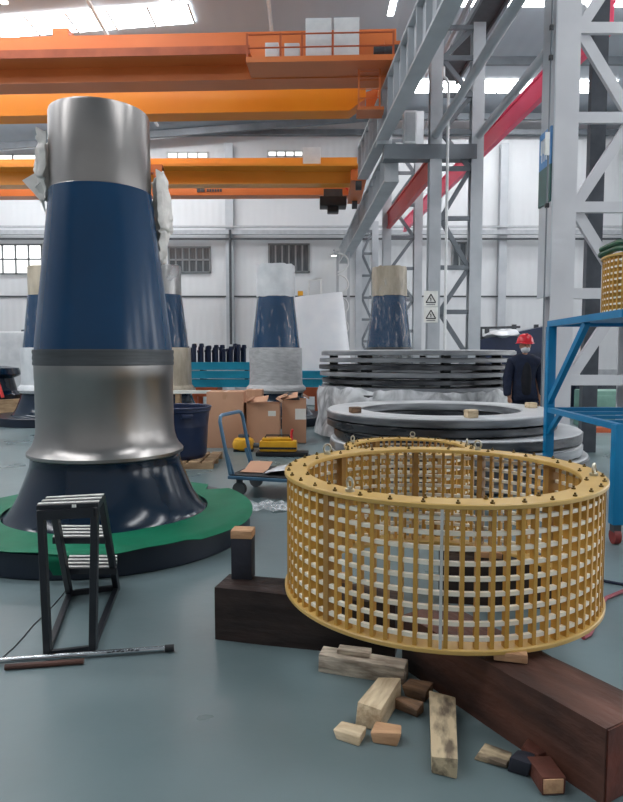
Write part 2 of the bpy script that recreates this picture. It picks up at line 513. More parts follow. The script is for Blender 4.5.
# ================================================================== STEELWORK ON THE COLUMN LINE
def rx(Y):                       # left face of the crane runway
    return 1.70 - 0.061 * (Y - 10.3)
def runway(name, label, x0, y0, x1, y1, z0, z1, w, m, ribs=0, rail=True):
    t = thing(name, label, 'girder', (x0, y0, z0))
    d = Vector((x1 - x0, y1 - y0, 0)); L = d.length; d.normalize()
    t.rotation_euler.z = math.atan2(d.y, d.x)
    h = z1 - z0
    g = MB()
    g.bx(0, L, -w / 2, w / 2, 0, .05); g.bx(0, L, -w / 2, w / 2, h - .05, h)
    g.bx(0, L, -.03, .03, .05, h - .05)
    obj('i_section', g, m, t)
    if ribs:
        for i in range(ribs + 1):
            x = .03 + (L - .06) * i / ribs
            r = MB()
            r.bx(x - .02, x + .02, -w / 2 + .01, w / 2 - .01, .05, h - .05)
            obj('stiffener_rib', r, m, t)
    if rail:
        obj('crane_rail', MB().bx(0, L, -.04, .04, h, h + .09), 'darktrim', t)
    return t
runway('runway_girder', 'upper grey crane runway girder with vertical stiffeners beside the columns', rx(7.4) + .14, 7.4, rx(17.6) + .14, 17.6, 6.3, 7.17, .28, 'steel_grey', 16)
runway('runway_girder', 'lower grey runway girder reaching the end wall under the far crane', 1.67 + .17, 14.8, 1.20 + .17, 27.7, 5.49, 6.2, .34, 'steel_grey', 18)
runway('runway_girder', 'long pink runway girder in the bay beyond the columns', 4.56, 9.95, 3.70, 25.5, 6.42, 6.90, .12, 'pink', 0, False)
runway('runway_girder', 'short red girder between the column legs', 2.75, 14.75, 2.46, 20.45, 5.55, 6.08, .12, 'red', 0, False)

def lattice(name, label, lx, rx_, Y, ztop, lw, m, pitch, bw=.10, zig=None, web=False, foot=True, lm='steel_dark', first_left=True):
    t = thing(name, label, 'column', ((lx + rx_) / 2, Y, 0))
    for x in (lx, rx_):
        g = MB()
        g.bx(x - lw / 2, x + lw / 2, Y - .14, Y - .115, 0.02, ztop)
        g.bx(x - lw / 2, x + lw / 2, Y + .115, Y + .14, 0.02, ztop)
        g.bx(x - .02, x + .02, Y - .115, Y + .115, 0.02, ztop)
        leg = obj('leg', g, m, t, True)
        if foot:
            obj('base_plate', MB().bx(x - lw * .55, x + lw * .55, Y - .17, Y + .17, 0, .03), m, leg, False).location = (-(lx + rx_) / 2, -Y, 0)
    zs = zig or [pitch * i + .3 for i in range(int((ztop - .4) / pitch) + 1)]
    for i, z in enumerate(zs):
        obj('cross_bar', MB().bar((lx, Y - .09, z), (rx_, Y - .09, z), .06, bw), lm, t, True)
        if i + 1 < len(zs):
            zb = zs[i + 1]
            a, c = (lx + lw / 2, rx_ - lw / 2) if (i % 2 == 0) == first_left else (rx_ - lw / 2, lx + lw / 2)
            obj('diagonal_brace', MB().bar((a, Y - .05, z), (c, Y - .05, zb), .07, bw), lm, t, True)
    return t
big = lattice('lattice_column', 'tall white lattice column next to the worker, banner on its flank', 3.57, 4.69, 9.2, 11.78, .33, 'column', 1.2, .15, zig=[1.15, 2.39, 3.6, 4.83, 6.04, 7.25, 8.5], lm='column', first_left=True)
obj('shaded_rear_leg', MB().bx(4.19, 4.42, 9.72, 9.84, 0, 11.78), 'web', big, True, label='rear leg coloured dark as in shade')  # dark colour paints in the shade on this column face
obj('side_plate', MB().bx(3.385, 3.405, 9.06, 9.55, 2.35, 11.78), 'steel_grey', big, True)
midc = lattice('lattice_column', 'grey lattice column bearing two warning stickers, behind the tall ring stack', 2.79, 3.72, 14.6, 8.85, .27, 'steel_grey', 1.2, zig=[.6, 1.5, 2.5, 3.5, 4.6, 5.7, 6.5, 7.3, 8.1, 8.75])
obj('bracket', MB().bx(1.62, 3.7, 14.44, 14.76, 5.90, 6.22), 'steel_dark', midc, True)
obj('bracket_stub', MB().bx(1.46, 1.8, 14.44, 14.76, 6.22, 6.295), 'steel_grey', midc, True)
lattice('lattice_column', 'second lattice column from the stickered one, towards the end wall', 2.42, 3.42, 20.6, 9.2, .26, 'steel_grey', 1.0)
lattice('lattice_column', 'lattice column standing close to the end wall under the runway', 1.95, 2.62, 26.4, 7.0, .26, 'steel_grey', .9)

# arched lacing of a narrow post by the end wall
t = thing('lattice_post', 'thin white post with curved lacing near the far white cover', 'post', (1.2, 24.5, 0))
for x in (1.0, 1.42):
    obj('leg', MB().bx(x - .05, x + .05, 24.45, 24.55, 0, 5.5), 'steel_grey', t, True)
for i in range(6):
    z = .6 + i * .82
    pts = [(1.0 + .42 * math.sin(a), 24.47, z + .36 - .36 * math.cos(a)) for a in [PI * k / 10 for k in range(11)]]
    obj('curved_lacing', MB().tube(pts, .035, 6), 'white_paint', t, True)

# tie tubes running with the runway
one('tie_tube', MB().tube([(0, 0, 0), (-.12, 6.6, 0)], .085, 12), 'steel_grey', 'grey tie tube from the stickered column towards the camera', 'tube', (2.9, 7.95, 6.42))
one('tie_tube', MB().tube([(0, 0, 0), (-.10, 5.2, 0)], .085, 12), 'steel_grey', 'grey tie tube joining the two lattice columns above the pink girder', 'tube', (3.85, 9.35, 6.42))
# walkway and conduits above
t = thing('service_walkway', 'dark service walkway with handrails high beside the columns', 'walkway', (3.7, 13.0, 9.0))
def wkx(y):
    return 4.05 - .042 * (y - 9.8)
obj('deck', MB().bar((wkx(9.8), 9.8, 9.1), (wkx(18), 18, 9.1), .55, .06), 'darktrim', t, True)
for dx in (-.3, .3):
    obj('stringer', MB().bar((wkx(9.8) + dx, 9.8, 9.05), (wkx(18) + dx, 18, 9.05), .06, .16), 'steel_dark', t, True)
    obj('handrail', MB().tube([(wkx(9.8) + dx, 9.8, 9.95), (wkx(18) + dx, 18, 9.95)], .025, 6), 'steel_dark', t, True)
    for k in range(6):
        y = 9.9 + k * 1.6
        obj('post', MB().tube([(wkx(y) + dx, y, 9.05), (wkx(y) + dx, y, 9.95)], .02, 6), 'steel_dark', t, True)
for (xa, r, lb) in ((3.30, .035, 'thin grey conduit nearest the runway under the walkway'), (3.48, .06, 'thick grey conduit under the service walkway')):
    one('conduit', MB().tube([(0, 0, 0), (-.25, 7.6, 0)], r, 8), 'steel_grey', lb, 'conduit', (xa, 9.8, 8.95))
t = thing('drop_pipe', 'thin white drop pipe with hooked top in front of the stickered column', 'pipe', (2.98, 14.15, 0))
obj('pipe_run', MB().tube([(2.98, 14.15, 0), (2.98, 14.15, 7.4), (2.93, 14.15, 7.5), (2.87, 14.15, 7.55), (2.87, 14.15, 7.75)], .032, 8), 'white_paint', t, True)
p = At(411.5, 124, 14.3)
t = thing('junction_box', 'light grey junction box on the bracket beside the runway girder', 'box', (p.x, 14.6, 6.242))
obj('case', MB().box((0, 0, .36), (.28, .25, .72), bevel=.01), 'cab', t)
obj('lid', MB().box((0, -.13, .36), (.22, .02, .62), bevel=.004), 'trim', t)
t = thing('thin_pole', 'thin dark earthing rod along the tall white column', 'rod', (3.29, 9.0, 0))
obj('rod', MB().tube([(3.29, 9.0, 0), (3.31, 9.0, 11.5)], .012, 6), 'steel_dark', t, True)
for z in (5.6, 6.0, 3.6):
    obj('clip', MB().box((3.30, 9.0, z), (.05, .04, .06)), 'black', t, True)
one('notice_plate', MB().bx(-.03, .03, -.01, .01, 0, .31), 'sign_white', 'small white plate clipped on the earthing rod', 'plate', (3.27, 8.97, 4.28))

# banner on the column flank
t = thing('banner', 'blue and green banner with white lettering on the tall column', 'banner', (3.38, 9.05, 3.7))
obj('upper_field', MB().bx(3.36, 3.383, 9.08, 9.53, 4.2, 4.72), 'sign_blue', t, True, label='blue upper field')
obj('lower_field', MB().bx(3.36, 3.383, 9.08, 9.53, 3.68, 4.2), 'sign_green', t, True, label='green lower field')
lt = MB()
for i in range(4):
    y = 9.14 + i * .085
    lt.bx(3.352, 3.36, y, y + .02, 4.3, 4.62); lt.bx(3.352, 3.36, y, y + .055, 4.6, 4.62); lt.bx(3.352, 3.36, y + .04, y + .055, 4.42, 4.62)
obj('lettering', lt, 'sign_white', t, True)
# warning stickers
for (py, lb) in ((299, 'upper white warning sticker with black triangle on the grey column'), (315, 'lower white warning sticker with black triangle on the grey column')):
    p = At(430, py + 8 - 8, 14.44)
    t = thing('warning_sign', lb, 'sign', (p.x + .02, 14.452, p.z - .17), group='stickers on the grey column')
    obj('board', MB().bx(-.16, .16, -.01, .006, 0, .35), 'sign_white', t)
    tri = MB()
    A, B_, C_ = Vector((-.11, -.013, .09)), Vector((.11, -.013, .09)), Vector((0, -.013, .28))
    for (q, r) in ((A, B_), (B_, C_), (C_, A)):
        tri.bar(q, r, .022, .006, up=(0, 1, 0))
    obj('triangle', tri, 'black', t)
    mk = MB()
    mk.bx(-.012, .012, -.016, -.011, .12, .135)
    mk.bar((-.025, -.013, .2), (.01, -.013, .165), .016, .006, up=(0, 1, 0)); mk.bar((.01, -.013, .165), (-.01, -.013, .145), .016, .006, up=(0, 1, 0))
    obj('symbol', mk, 'black', t)
    obj('caption', MB().bx(-.1, .1, -.013, -.01, .035, .05), 'darktrim', t)

# ================================================================== OVERHEAD CRANES
def crane(label, loc, rz, zb):
    return thing('bridge_crane', label, 'crane', loc, rz)
# crane one: local x runs along the bridge (0 = right end, negative = left), y = away
R1 = crane('near orange bridge crane with electrical cabinets on its walkway', (1.80, 13.9, 7.44), -.042, 7.27)
L1 = -11.0
obj('near_girder', MB().bx(L1, 0, 0, .55, 0, .985), 'orange', R1)
obj('far_girder', MB().prism([Vector(q) for q in ((L1, 2.1, .11), (-.95, 2.1, .11), (-.55, 2.1, .39), (-.55, 2.1, .86), (L1, 2.1, .86))], (0, .55, 0)), 'orange_hi', R1, label='bright amber girder')
obj('walkway_ledge', MB().bx(L1, -3.05, -.55, -.002, .30, .36), 'orange', R1)
kp = MB().bx(L1, -3.05, -.57, -.55, .27, .44)
obj('kick_plate', kp, 'rust_or', R1)
obj('cabinet_platform', MB().bx(-3.1, -.06, -.75, -.002, .02, .09), 'orange', R1)
obj('platform_fascia', MB().bx(-3.1, -.06, -.78, -.75, .0, .11), 'orange', R1)
for (xa, xb, h) in ((-1.90, -1.37, .885), (-1.32, -.80, .885), (-2.74, -2.46, .42), (-2.34, -2.03, .40)):
    cb = obj('electrical_cabinet', MB().box(((xa + xb) / 2, -.35, .09 + h / 2), (xb - xa, .34, h), bevel=.012), 'cab', R1, label='light grey cabinet')
    obj('cabinet_door', MB().box(((xa + xb) / 2, -.527, .09 + h / 2), (xb - xa - .05, .014, h - .06)), 'cab', cb)
for z in (.30, .56):
    obj('handrail', MB().tube([(-3.1, -.74, z), (-.1, -.74, z)], .016, 6), 'rust_or', R1)
for x in (-3.08, -2.4, -1.96, -1.345, -.12):
    obj('rail_post', MB().bx(x - .02, x + .02, -.76, -.72, .09, .58), 'rust_or', R1)
obj('end_truck', MB().bx(-.28, .12, -.5, 3.0, .05, .50), 'orange', R1)
for y in (-.35, 2.65):
    obj('wheel', MB().tube([(-.14, y, .0), (.02, y, .0)], .17, 20), 'darktrim', R1)
obj('drive_motor', MB().tube([(-.5, -.45, .3), (-.28, -.45, .3), (-.27, -.45, .3), (.1, -.45, .3)], [.11, .11, .14, .14], 14), 'darktrim', R1)
for x in (-.80, -.36):
    obj('ladder_rail', MB().bx(x - .018, x + .018, -.35, -.31, -.80, .02), 'orange', R1)
for i in range(5):
    obj('ladder_rung', MB().tube([(-.80, -.33, -.74 + i * .18), (-.36, -.33, -.74 + i * .18)], .013, 6), 'orange', R1)
obj('ladder_landing', MB().bx(-.84, -.28, -.5, 0, -.86, -.80), 'orange', R1)
obj('end_plate', MB().prism([Vector(q) for q in ((-.55, 2.0, .5), (-.1, 2.0, .65), (-.1, 2.0, -.1), (-.35, 2.0, -.2), (-.55, 2.0, .1))], (0, .1, 0)), 'orange', R1)
obj('mount_block', MB().box((-7.3, .25, 1.095), (.36, .3, .22)), 'orange', R1)
# crane two
p = At(357, 187, 19.3)
R2 = crane('far yellow orange bridge crane close to the end wall', (p.x, 19.3, 6.66), -.018, 6.6)
obj('near_girder', MB().bx(-14, 0, 0, .5, 0, .76), 'yellow_or', R2)
obj('far_girder', MB().prism([Vector(q) for q in ((-14, 1.7, .09), (.0, 1.7, .09), (.25, 1.7, .17), (.25, 1.7, .36), (0, 1.7, .44), (-14, 1.7, .44))], (0, .5, 0)), 'orange', R2)
obj('walkway_ledge', MB().bx(-14, -2.15, -.5, -.002, .38, .45), 'yellow_or', R2)
obj('cabinet_platform', MB().bx(-2.15, 0, -.6, -.002, .34, .40), 'yellow_or', R2)
cb = obj('electrical_cabinet', MB().box((-1.35, -.3, .66), (.52, .3, .52), bevel=.012), 'cab', R2, label='light grey cabinet')
obj('cabinet_door', MB().box((-1.35, -.457, .66), (.46, .014, .46)), 'cab', cb)
obj('end_truck', MB().bx(-.2, .25, -.4, 2.5, -.02, .3), 'orange', R2)
for y in (-.2, 2.2):
    obj('wheel', MB().tube([(-.05, y, -.09), (.12, y, -.09)], .165, 18), 'darktrim', R2)
tx = MB()
for i in range(2):
    tx.bx(-5.15 + i * .13, -5.15 + i * .13 + .12, 1.675, 1.70, .19, .35)
obj('emblem', tx, 'darktrim', R2)
tx = MB()
for i in range(6):
    x0 = -4.82 + i * .085
    tx.bx(x0, x0 + .06, 1.675, 1.70, .2, .29)
obj('lettering', tx, 'darktrim', R2)
obj('stripe', MB().bar((-.35, 1.69, .38), (-.1, 1.69, .12), .05, .02, up=(0, 1, 0)), 'red', R2)
p = At(333, 203, 20.6)
t = thing('hoist_trolley', 'black hoist hanging below the far crane', 'hoist', (p.x, 20.6, p.z - .2))
obj('case', MB().box((0, 0, .2), (.85, .6, .3), bevel=.03), 'black', t)
obj('lower_block', MB().box((0, 0, -.02), (.36, .4, .2), bevel=.03), 'black', t)
obj('hanger', MB().bx(-.3, .3, -.1, .1, .34, .62), 'darktrim', t)
# orange post behind the near shaft
t = thing('jib_post', 'slim orange jib post behind the bare main shaft', 'post', (-4.02, 17.0, 0))
obj('mast', MB().bx(-.11, .11, -.11, .11, .03, 6.45), 'orange', t)
obj('base_plate', MB().bx(-.3, .3, -.3, .3, 0, .03), 'orange', t)
obj('arm', MB().bx(-.9, .11, -.1, .1, 6.3, 6.5), 'orange', t)
# roof lamps
for (px, py, Y, lb) in ((165, 1, 16.4, 'round roof lamp above the near crane girder'), (3, 2, 16.4, 'round roof lamp at the picture corner above the crane'), (334, 256, 27.55, 'small bright lamp on the end wall below the lower runway')):
    p = At(px, py, Y)
    t = thing('bay_lamp', lb, 'lamp', p)
    obj('housing', MB().lathe([(0, .22), (.06, .2), (.07, .1), (.14, .03), (.15, 0), (.13, 0), (.12, .03), (0, .06)], 20), 'trim', t)
    obj('diffuser', MB().lathe([(0, 0), (.12, 0.005), (.12, .02), (0, .03)], 20), 'lamp_glow', t)
    if p.z > 6:
        obj('suspension', MB().tube([(0, 0, .2), (0, 0, roofz(p.x) - p.z - .01)], .012, 6), 'darktrim', t)
    else:
        obj('wall_arm', MB().tube([(0, 0, .2), (0, 0, .26), (0, .4, .26)], .02, 6), 'darktrim', t)
# ================================================================== MAIN SHAFTS
def cone_profile():
    return [(.405, 2.83), (.447, 2.46), (.492, 2.08), (.527, 1.77), (.546, 1.61), (.55, 1.55), (.50, 1.55)]
def shaft(label, loc, upper='steel', lower='steel', wrap=None, n=96, top=3.46):
    t = thing('main_shaft', label, 'shaft', loc, group='blue and steel main shafts')
    obj('base_flange', MB().annulus(.40, 1.205, 0, .19, n, bev=.012), 'navy_edge', t)
    obj('flared_skirt', MB().lathe([(.83, .19), (.815, .20), (.79, .225), (.75, .28), (.71, .35), (.672, .44), (.64, .52), (.612, .60), (.605, .66), (.61, .68), (.5, .68), (.5, .19)], n, close=True), 'navy_dark', t)
    obj('lower_sleeve', MB().lathe([(.50, .68), (.615, .68), (.632, .69), (.633, .715), (.622, .728), (.598, .755), (.578, .795), (.563, .85), (.556, .92), (.553, 1.30), (.556, 1.305), (.556, 1.424), (.50, 1.424)], n), lower, t)
    obj('seal_band', MB().lathe([(.50, 1.424), (.563, 1.424), (.566, 1.44), (.560, 1.46), (.566, 1.48), (.560, 1.51), (.566, 1.53), (.563, 1.55), (.5, 1.55)], n), 'band', t)
    obj('painted_cone', MB().lathe(cone_profile(), n), 'navy', t)
    obj('upper_sleeve', MB().lathe([(.405, 2.83), (.401, 2.835), (.396, top - .02), (.390, top), (.30, top), (.30, 2.5)], n), upper, t)
    return t
cen = G(106, 500, 0.25)
SX = Vector((-1.735, 5.31, 0))
shaft('bare main shaft with brushed steel sleeves, nearest and largest of the shafts', SX)
# white foam hanging from the top of the near shaft
def foam(label, ac, wid, z0, z1, seedv, r0, out):
    P = []
    ni, nj = 34, 22
    for i in range(ni):
        row = []
        g_ = i / (ni - 1)
        z = z1 + (z0 - z1) * g_
        for j in range(nj):
            f = j / (nj - 1)
            q = noise.noise(Vector((f * 3 + seedv, z * 4, seedv)))
            q2 = noise.noise(Vector((f * 8 + seedv, z * 11, 3.0)))
            wd = wid * (1.0 - .6 * g_ + .25 * q)
            a = ac + (f - .5) * wd + .08 * q
            bulge = math.sin(PI * f) ** .7 * out * math.sin(PI * (.12 + .8 * g_)) ** .6 * (.8 + .5 * q)
            r = r0 + .01 + max(0, bulge) + .05 * abs(q2)
            row.append(Vector((r * math.cos(a), r * math.sin(a), z + .05 * q2)))
        P.append(row)
    return one('foam_sheet', MB().sheet(P, .006), 'foam', label, 'packing sheet', SX, 0, 'foam sheets on the near shaft', sharp=80)
foam('torn white foam sheet hanging behind the near shaft, the long one by the orange post', .38, .75, 2.30, 3.04, 3.0, .44, .12)
foam('short crumpled white foam sheet at the near shaft top, side away from the orange post', PI + .28, .7, 2.76, 3.26, 8.0, .41, .10)

# green mat lying over the base flange
pts_px = [(206, 480), (228, 489), (252, 506), (240, 524), (217, 541), (206, 538), (190, 538), (150, 546), (119, 551), (85, 554), (40, 553), (10, 552)]
ang = []
for (x, y) in pts_px:
    g = G(x, y, .2) - SX
    ang.append((math.atan2(g.y, g.x), math.hypot(g.x, g.y)))
ang += [(0.25, 1.20), (0.8, 1.0), (1.4, 1.12), (2.0, 1.17), (2.6, 1.12), (3.05, 1.2)]
ang = sorted(((a + 2 * PI) % (2 * PI), r) for a, r in ang)
def matR(a):
    a %= 2 * PI
    L = ang
    for i in range(len(L)):
        a0, r0 = L[i]
        a1, r1 = L[(i + 1) % len(L)]
        if i == len(L) - 1:
            a1 += 2 * PI
            if a < a0:
                a += 2 * PI
        if a0 <= a <= a1:
            return r0 + (r1 - r0) * (a - a0) / max(1e-6, a1 - a0)
    return 1.1
P = []
na, nr = 144, 12
for i in range(na + 1):
    a = 2 * PI * i / na
    R = min(matR(a), 1.27)
    row = []
    for j in range(nr + 1):
        r = .835 + (R - .835) * j / nr
        z = .196 + .008 * noise.noise(Vector((math.cos(a) * 3, math.sin(a) * 3, r * 4))) + .010
        if r > 1.215:
            e = r - 1.215
            z -= e * .5
        row.append(Vector((r * math.cos(a), r * math.sin(a), z)))
    P.append(row)
fm = one('floor_mat', MB().sheet(P, .004), 'mat_green', 'green rubber mat draped over the near shaft base flange', 'mat', SX, sharp=60)
g = G(52, 556, .19) - SX
ga = math.atan2(g.y, g.x)
P = []
for i in range(9):
    f = i / 8
    row = []
    for j in range(5):
        a = ga + (j / 4 - .5) * (.17 - .08 * f) + .03 * f
        rr = 1.185 + .04 * min(1, f * 3) + .02 * math.sin(f * 5)
        zz = .206 if f < .13 else .206 - (f - .13) * .19
        row.append(Vector((rr * math.cos(a), rr * math.sin(a), zz)))
    P.append(row)
obj('hanging_tongue', MB().sheet(P, .004), 'mat_green', fm, sharp=60)

# wrapped shafts farther back
s3 = shaft('white wrapped main shaft behind the cardboard boxes', At(276, 420, 14.2) * Vector((1, 1, 0)) if False else Vector((-.80, 14.2, 0)), 'film_bright', 'film_grey')
def wraps(t, up, low, loz=.5):
    if up:
        def wob(r, z, a):
            q = noise.noise(Vector((math.cos(a) * 3, math.sin(a) * 3, z * 4)))
            return r + .012 * q, z + (.04 * noise.noise(Vector((math.cos(a) * 4, math.sin(a) * 4, 7))) if z > 3.45 else .02 * q)
        obj('upper_wrap', MB().lathe([(.43, 2.80), (.432, 2.9), (.43, 3.1), (.432, 3.3), (.425, 3.50), (.0, 3.48)], 48, wob=wob), up, t, label='plastic wrapping round the top')
    if low:
        def wob2(r, z, a):
            return r + .015 * noise.noise(Vector((math.cos(a) * 3, math.sin(a) * 3, z * 6))), z
        obj('lower_wrap', MB().lathe([(.585, 1.68), (.592, 1.6), (.59, 1.3), (.592, .95), (.60, .86), (.66, .8), (.67, .74), (.62, .70)], 48, wob=wob2), low, t, label='pale wrapping round the lower sleeve')
    c = MB()
    prof = [(r + .018, z) for r, z in cone_profile()[:-1]]
    def wob3(r, z, a):
        return r + .01 * noise.noise(Vector((math.cos(a) * 4, math.sin(a) * 4, z * 3))), z
    prof2 = []
    for i in range(len(prof) - 1):
        for k in range(4):
            f = k / 4
            prof2.append((prof[i][0] * (1 - f) + prof[i + 1][0] * f, prof[i][1] * (1 - f) + prof[i + 1][1] * f))
    prof2.append(prof[-1])
    obj('clear_wrap', c.lathe(prof2, 48, wob=wob3), 'clear', t, label='clear plastic film over the blue cone')
wraps(s3, 'film_white', 'film_grey')
s4 = shaft('film wrapped main shaft with a tan top behind the tall ring stack', Vector((1.92, 15.7, .16)), 'steel_bright', 'steel_bright')
wraps(s4, 'film_tan', None)
def wob4(r, z, a):
    return r + .02 * noise.noise(Vector((math.cos(a) * 3, math.sin(a) * 3, z * 2))), z
obj('loose_film', MB().lathe([(.50, 3.2), (.54, 2.7), (.60, 2.0), (.64, 1.5), (.66, 1.2)], 48, wob=wob4), 'clear', s4, label='loose clear film hanging round the shaft')
t = thing('pallet', 'wooden pallet under the tan topped shaft', 'pallet', (1.92, 15.7, 0))
for y in (-.62, 0, .62):
    obj('bearer', MB().bx(-.75, .75, y - .06, y + .06, 0, .1), 'pallet', t)
for i in range(6):
    obj('deck_board', MB().bx(-.75 + i * .256, -.53 + i * .256, -.75, .75, .1, .158), 'pallet', t)
s2 = shaft('bright steel topped main shaft close behind the near shaft, beside the orange post', Vector((-3.27, 14.0, 0)), 'steel_bright', 'film_tan')
wraps(s2, None, 'film_tan')
s1 = shaft('shaft with white wrapped foot and pale base top, on the side of the crate', Vector((-5.9, 14.2, 0)), 'film_tan', 'film_white')
wraps(s1, None, 'film_white')
for (rr, zz) in ((.735, .325), (.70, .40)):
    mk = MB()
    for i in range(6):
        a = -PI / 2 + .15 + i * .09
        mk.box((rr * math.cos(a), rr * math.sin(a), zz), (.05, .02, .05), rz=a + PI / 2)
    obj('lettering', mk, 'sign_white', s1)

# ================================================================== BASKETS (gold winding frames)
def basket(label, loc, R, H, nb, rows, flange, rz=0.0, detail=True):
    t = thing('winding_basket', label, 'basket', loc, rz, 'gold lattice baskets')
    obj('bottom_flange', MB().annulus(R - flange * .85, R, 0, .022, 128, bev=.004), 'gold_top', t)
    obj('top_flange', MB().annulus(R - flange, R, H - .022, H, 128, bev=.004), 'gold_top', t)
    rc = R - .0275
    thin = MB().bx(R - .044, R - .013, -.0085, .0085, .022, H - .022)
    wide = MB().bx(R - .085, R - .012, -.016, .016, .022, H - .022)
    A = obj('vertical_bar', thin, 'gold', t)
    B = obj('vertical_bar', wide, 'gold_dk', t, label='broad brown bar')
    pale = None
    firstA = firstB = True
    for i in range(nb):
        a = 2 * PI * i / nb
        isw = i in ((49, 74, 29, 20, 13, 5) if nb == 80 else (3, 17, 31, 45))
        o = B if isw else A
        if (firstB if isw else firstA):
            o.rotation_euler.z = a
            if isw: firstB = False
            else: firstA = False
        else:
            copypart(o, 'vertical_bar', t, rz=a)
    sp = (H - .06) / rows
    hb = None
    for j in range(rows):
        z = .03 + sp * (j + .5)
        if hb is None:
            hb = obj('hoop', MB().annulus(rc - .010, rc + .010, -.0085, .0085, 112), 'cream', t)
            hb.location.z = z
        else:
            copypart(hb, 'hoop', t, (0, 0, z))
    if detail:
        bo = None
        for i in range(36):
            a = 2 * PI * (i + .4) / 36
            for rr in (R - .022,) + ((R - flange + .02,) if i % 2 else ()):
                if bo is None:
                    m_ = MB()
                    m_.lathe([(0, 0), (.010, 0), (.010, .007), (.005, .008), (.005, .016), (0, .016)], 6)
                    bo = obj('bolt', m_, 'bolt', t)
                    bo.location = (rr * math.cos(a), rr * math.sin(a), H)
                else:
                    copypart(bo, 'bolt', t, (rr * math.cos(a), rr * math.sin(a), H), a)
        e0 = None
        for a in (math.radians(228), math.radians(345), math.radians(60), math.radians(140)):
            q = ((R - flange * .5) * math.cos(a), (R - flange * .5) * math.sin(a), H)
            if e0 is None:
                m_ = MB()
                m_.tube([(.024 * math.cos(k * PI / 10), 0, .036 + .024 * math.sin(k * PI / 10)) for k in range(20)], .006, 8, closed=True)
                m_.lathe([(0, 0), (.02, 0), (.02, .012), (.011, .016), (.010, .02), (0, .02)], 12)
                e0 = obj('eye_bolt', m_, 'zinc', t)
                e0.location = q; e0.rotation_euler.z = a + 1.2
            else:
                copypart(e0, 'eye_bolt', t, q, a + 1.2)
    return t
BX = Vector((.665, 3.25, .298))
bk = basket('largest gold lattice basket, resting on the dark timbers', BX, .805, .616, 80, 9, .12)
pb = obj('conductor_bar', MB().bx(.793, .803, -.006, .006, .022, .594), 'pale_bar', bk, label='pale grey bar among the gold ones')
pb.rotation_euler.z = math.atan2(-.78, -.145)
basket('smaller gold lattice basket standing on the floor behind the large one', (.87, 5.6, 0), .58, .70, 60, 9, .10, .3)

# ================================================================== TIMBERS UNDER THE BASKET
def timber(label, a, b_, w, h, m, end=True):
    a, b_ = Vector(a), Vector(b_)
    d = b_ - a
    L = d.length
    t = thing('squared_timber', label, 'timber', a, math.atan2(d.y, d.x), 'dark timbers under the basket')
    g = MB()
    n = 10
    rows = []
    for i in range(n + 1):
        x = L * i / n
        j = lambda k: .006 * noise.noise(Vector((x * 5, k * 3.1, a.x)))
        rows.append([Vector((x, 0 + j(1), 0)), Vector((x, w + j(2), 0)), Vector((x, w + j(3), h + j(4))), Vector((x, 0 + j(5), h + j(6)))])
    vs = [[g.bm.verts.new(p) for p in r] for r in rows]
    for i in range(n):
        for k in range(4):
            g.bm.faces.new((vs[i][k], vs[i + 1][k], vs[i + 1][(k + 1) % 4], vs[i][(k + 1) % 4]))
    g.bm.faces.new(vs[0]); g.bm.faces.new(vs[-1][::-1])
    es = [e for e in g.bm.edges if e.calc_face_angle(0) > 1.0]
    bmesh.ops.bevel(g.bm, geom=es, offset=.009, segments=2, affect='EDGES')
    body = obj('baulk', g, m, t, sharp=50)
    return t, L
ta, tb = G(215, 639.5), G(321, 651)
td = (tb - ta).normalized()
th1 = At(214, 588, ta.y).z
tm, L = timber('dark timber holding the upright post block', ta, ta + td * .95, .22, th1, 'timber')
ta2, tb2 = G(603, 806), G(450, 700.5)
td2 = (tb2 - ta2).normalized()
tm2, L2 = timber('reddish brown timber running out towards the camera', ta2, ta2 + td2 * 1.08, -.27, .266, 'timber_red')
obj('end_face', MB().bx(-.006, .004, -.262, -.008, .008, .262), 'timber_end', tm2, label='red brown sawn end')
timber('dark timber hidden behind the basket foot', (.78, 3.74, 0), (1.5, 3.62, 0), .22, .268, 'timber')
# post block and chocks
p = G(242, 583, .268)
t = thing('post_block', 'dark upright post block with pale wooden cap on the timber', 'block', (p.x, 3.415, .27), -.1)
obj('post', MB().box((0, 0, .118), (.115, .10, .235), bevel=.006), 'ink_wood', t)
obj('cap', MB().box((0, 0, .258), (.118, .104, .045), bevel=.005), 'tan_wood', t)
for (x, y, lb) in ((G(513, 663, .268).x, G(513, 663, .268).y + .04, 'tan chock wedged under the front rim of the large basket'), (.15, 3.37, 'tan chock under the basket on the dark timber'), (1.1, 3.79, 'tan chock under the back rim of the large basket')):
    one('chock', MB().box((0, 0, .0195), (.13, .09, .036), bevel=.004), 'tan_wood', lb, 'chock', (x, y, .271), -.25, 'chocks under the large basket')

# loose offcuts on the floor: (px, py of the near bottom edge) -> floor, size, turn
def offcut(label, a, b_, w, h, m, jit=.011, bev=.006):
    """a, b_ = floor points of the centre line ends"""
    a, b_ = Vector(a), Vector(b_)
    d = b_ - a
    L = d.length
    g = MB().box((0, 0, h / 2), (L, w, h), bevel=bev, jitter=jit)
    return one('wood_offcut', g, m, label, 'wood offcut', ((a.x + b_.x) / 2, (a.y + b_.y) / 2, .001), math.atan2(d.y, d.x), 'wood offcuts on the floor', sharp=50)
random.seed(5)
a, b_ = G(321, 673), G(408, 687)
o = thing('wood_offcut', 'longest weathered offcut, stepped on top, against the dark timber', 'wood offcut', ((a + b_) / 2 + Vector((0, .055, 0))), math.atan2((b_ - a).y, (b_ - a).x), 'wood offcuts on the floor')
Lw = (b_ - a).length
obj('block', MB().box((0, 0, .042), (Lw, .10, .084), bevel=.006, jitter=.004), 'grey_wood', o, sharp=50)
obj('nailed_slat', MB().box((-.045, .02, .096), (Lw * .38, .06, .022), rz=.05, bevel=.004), 'grey_wood', o)
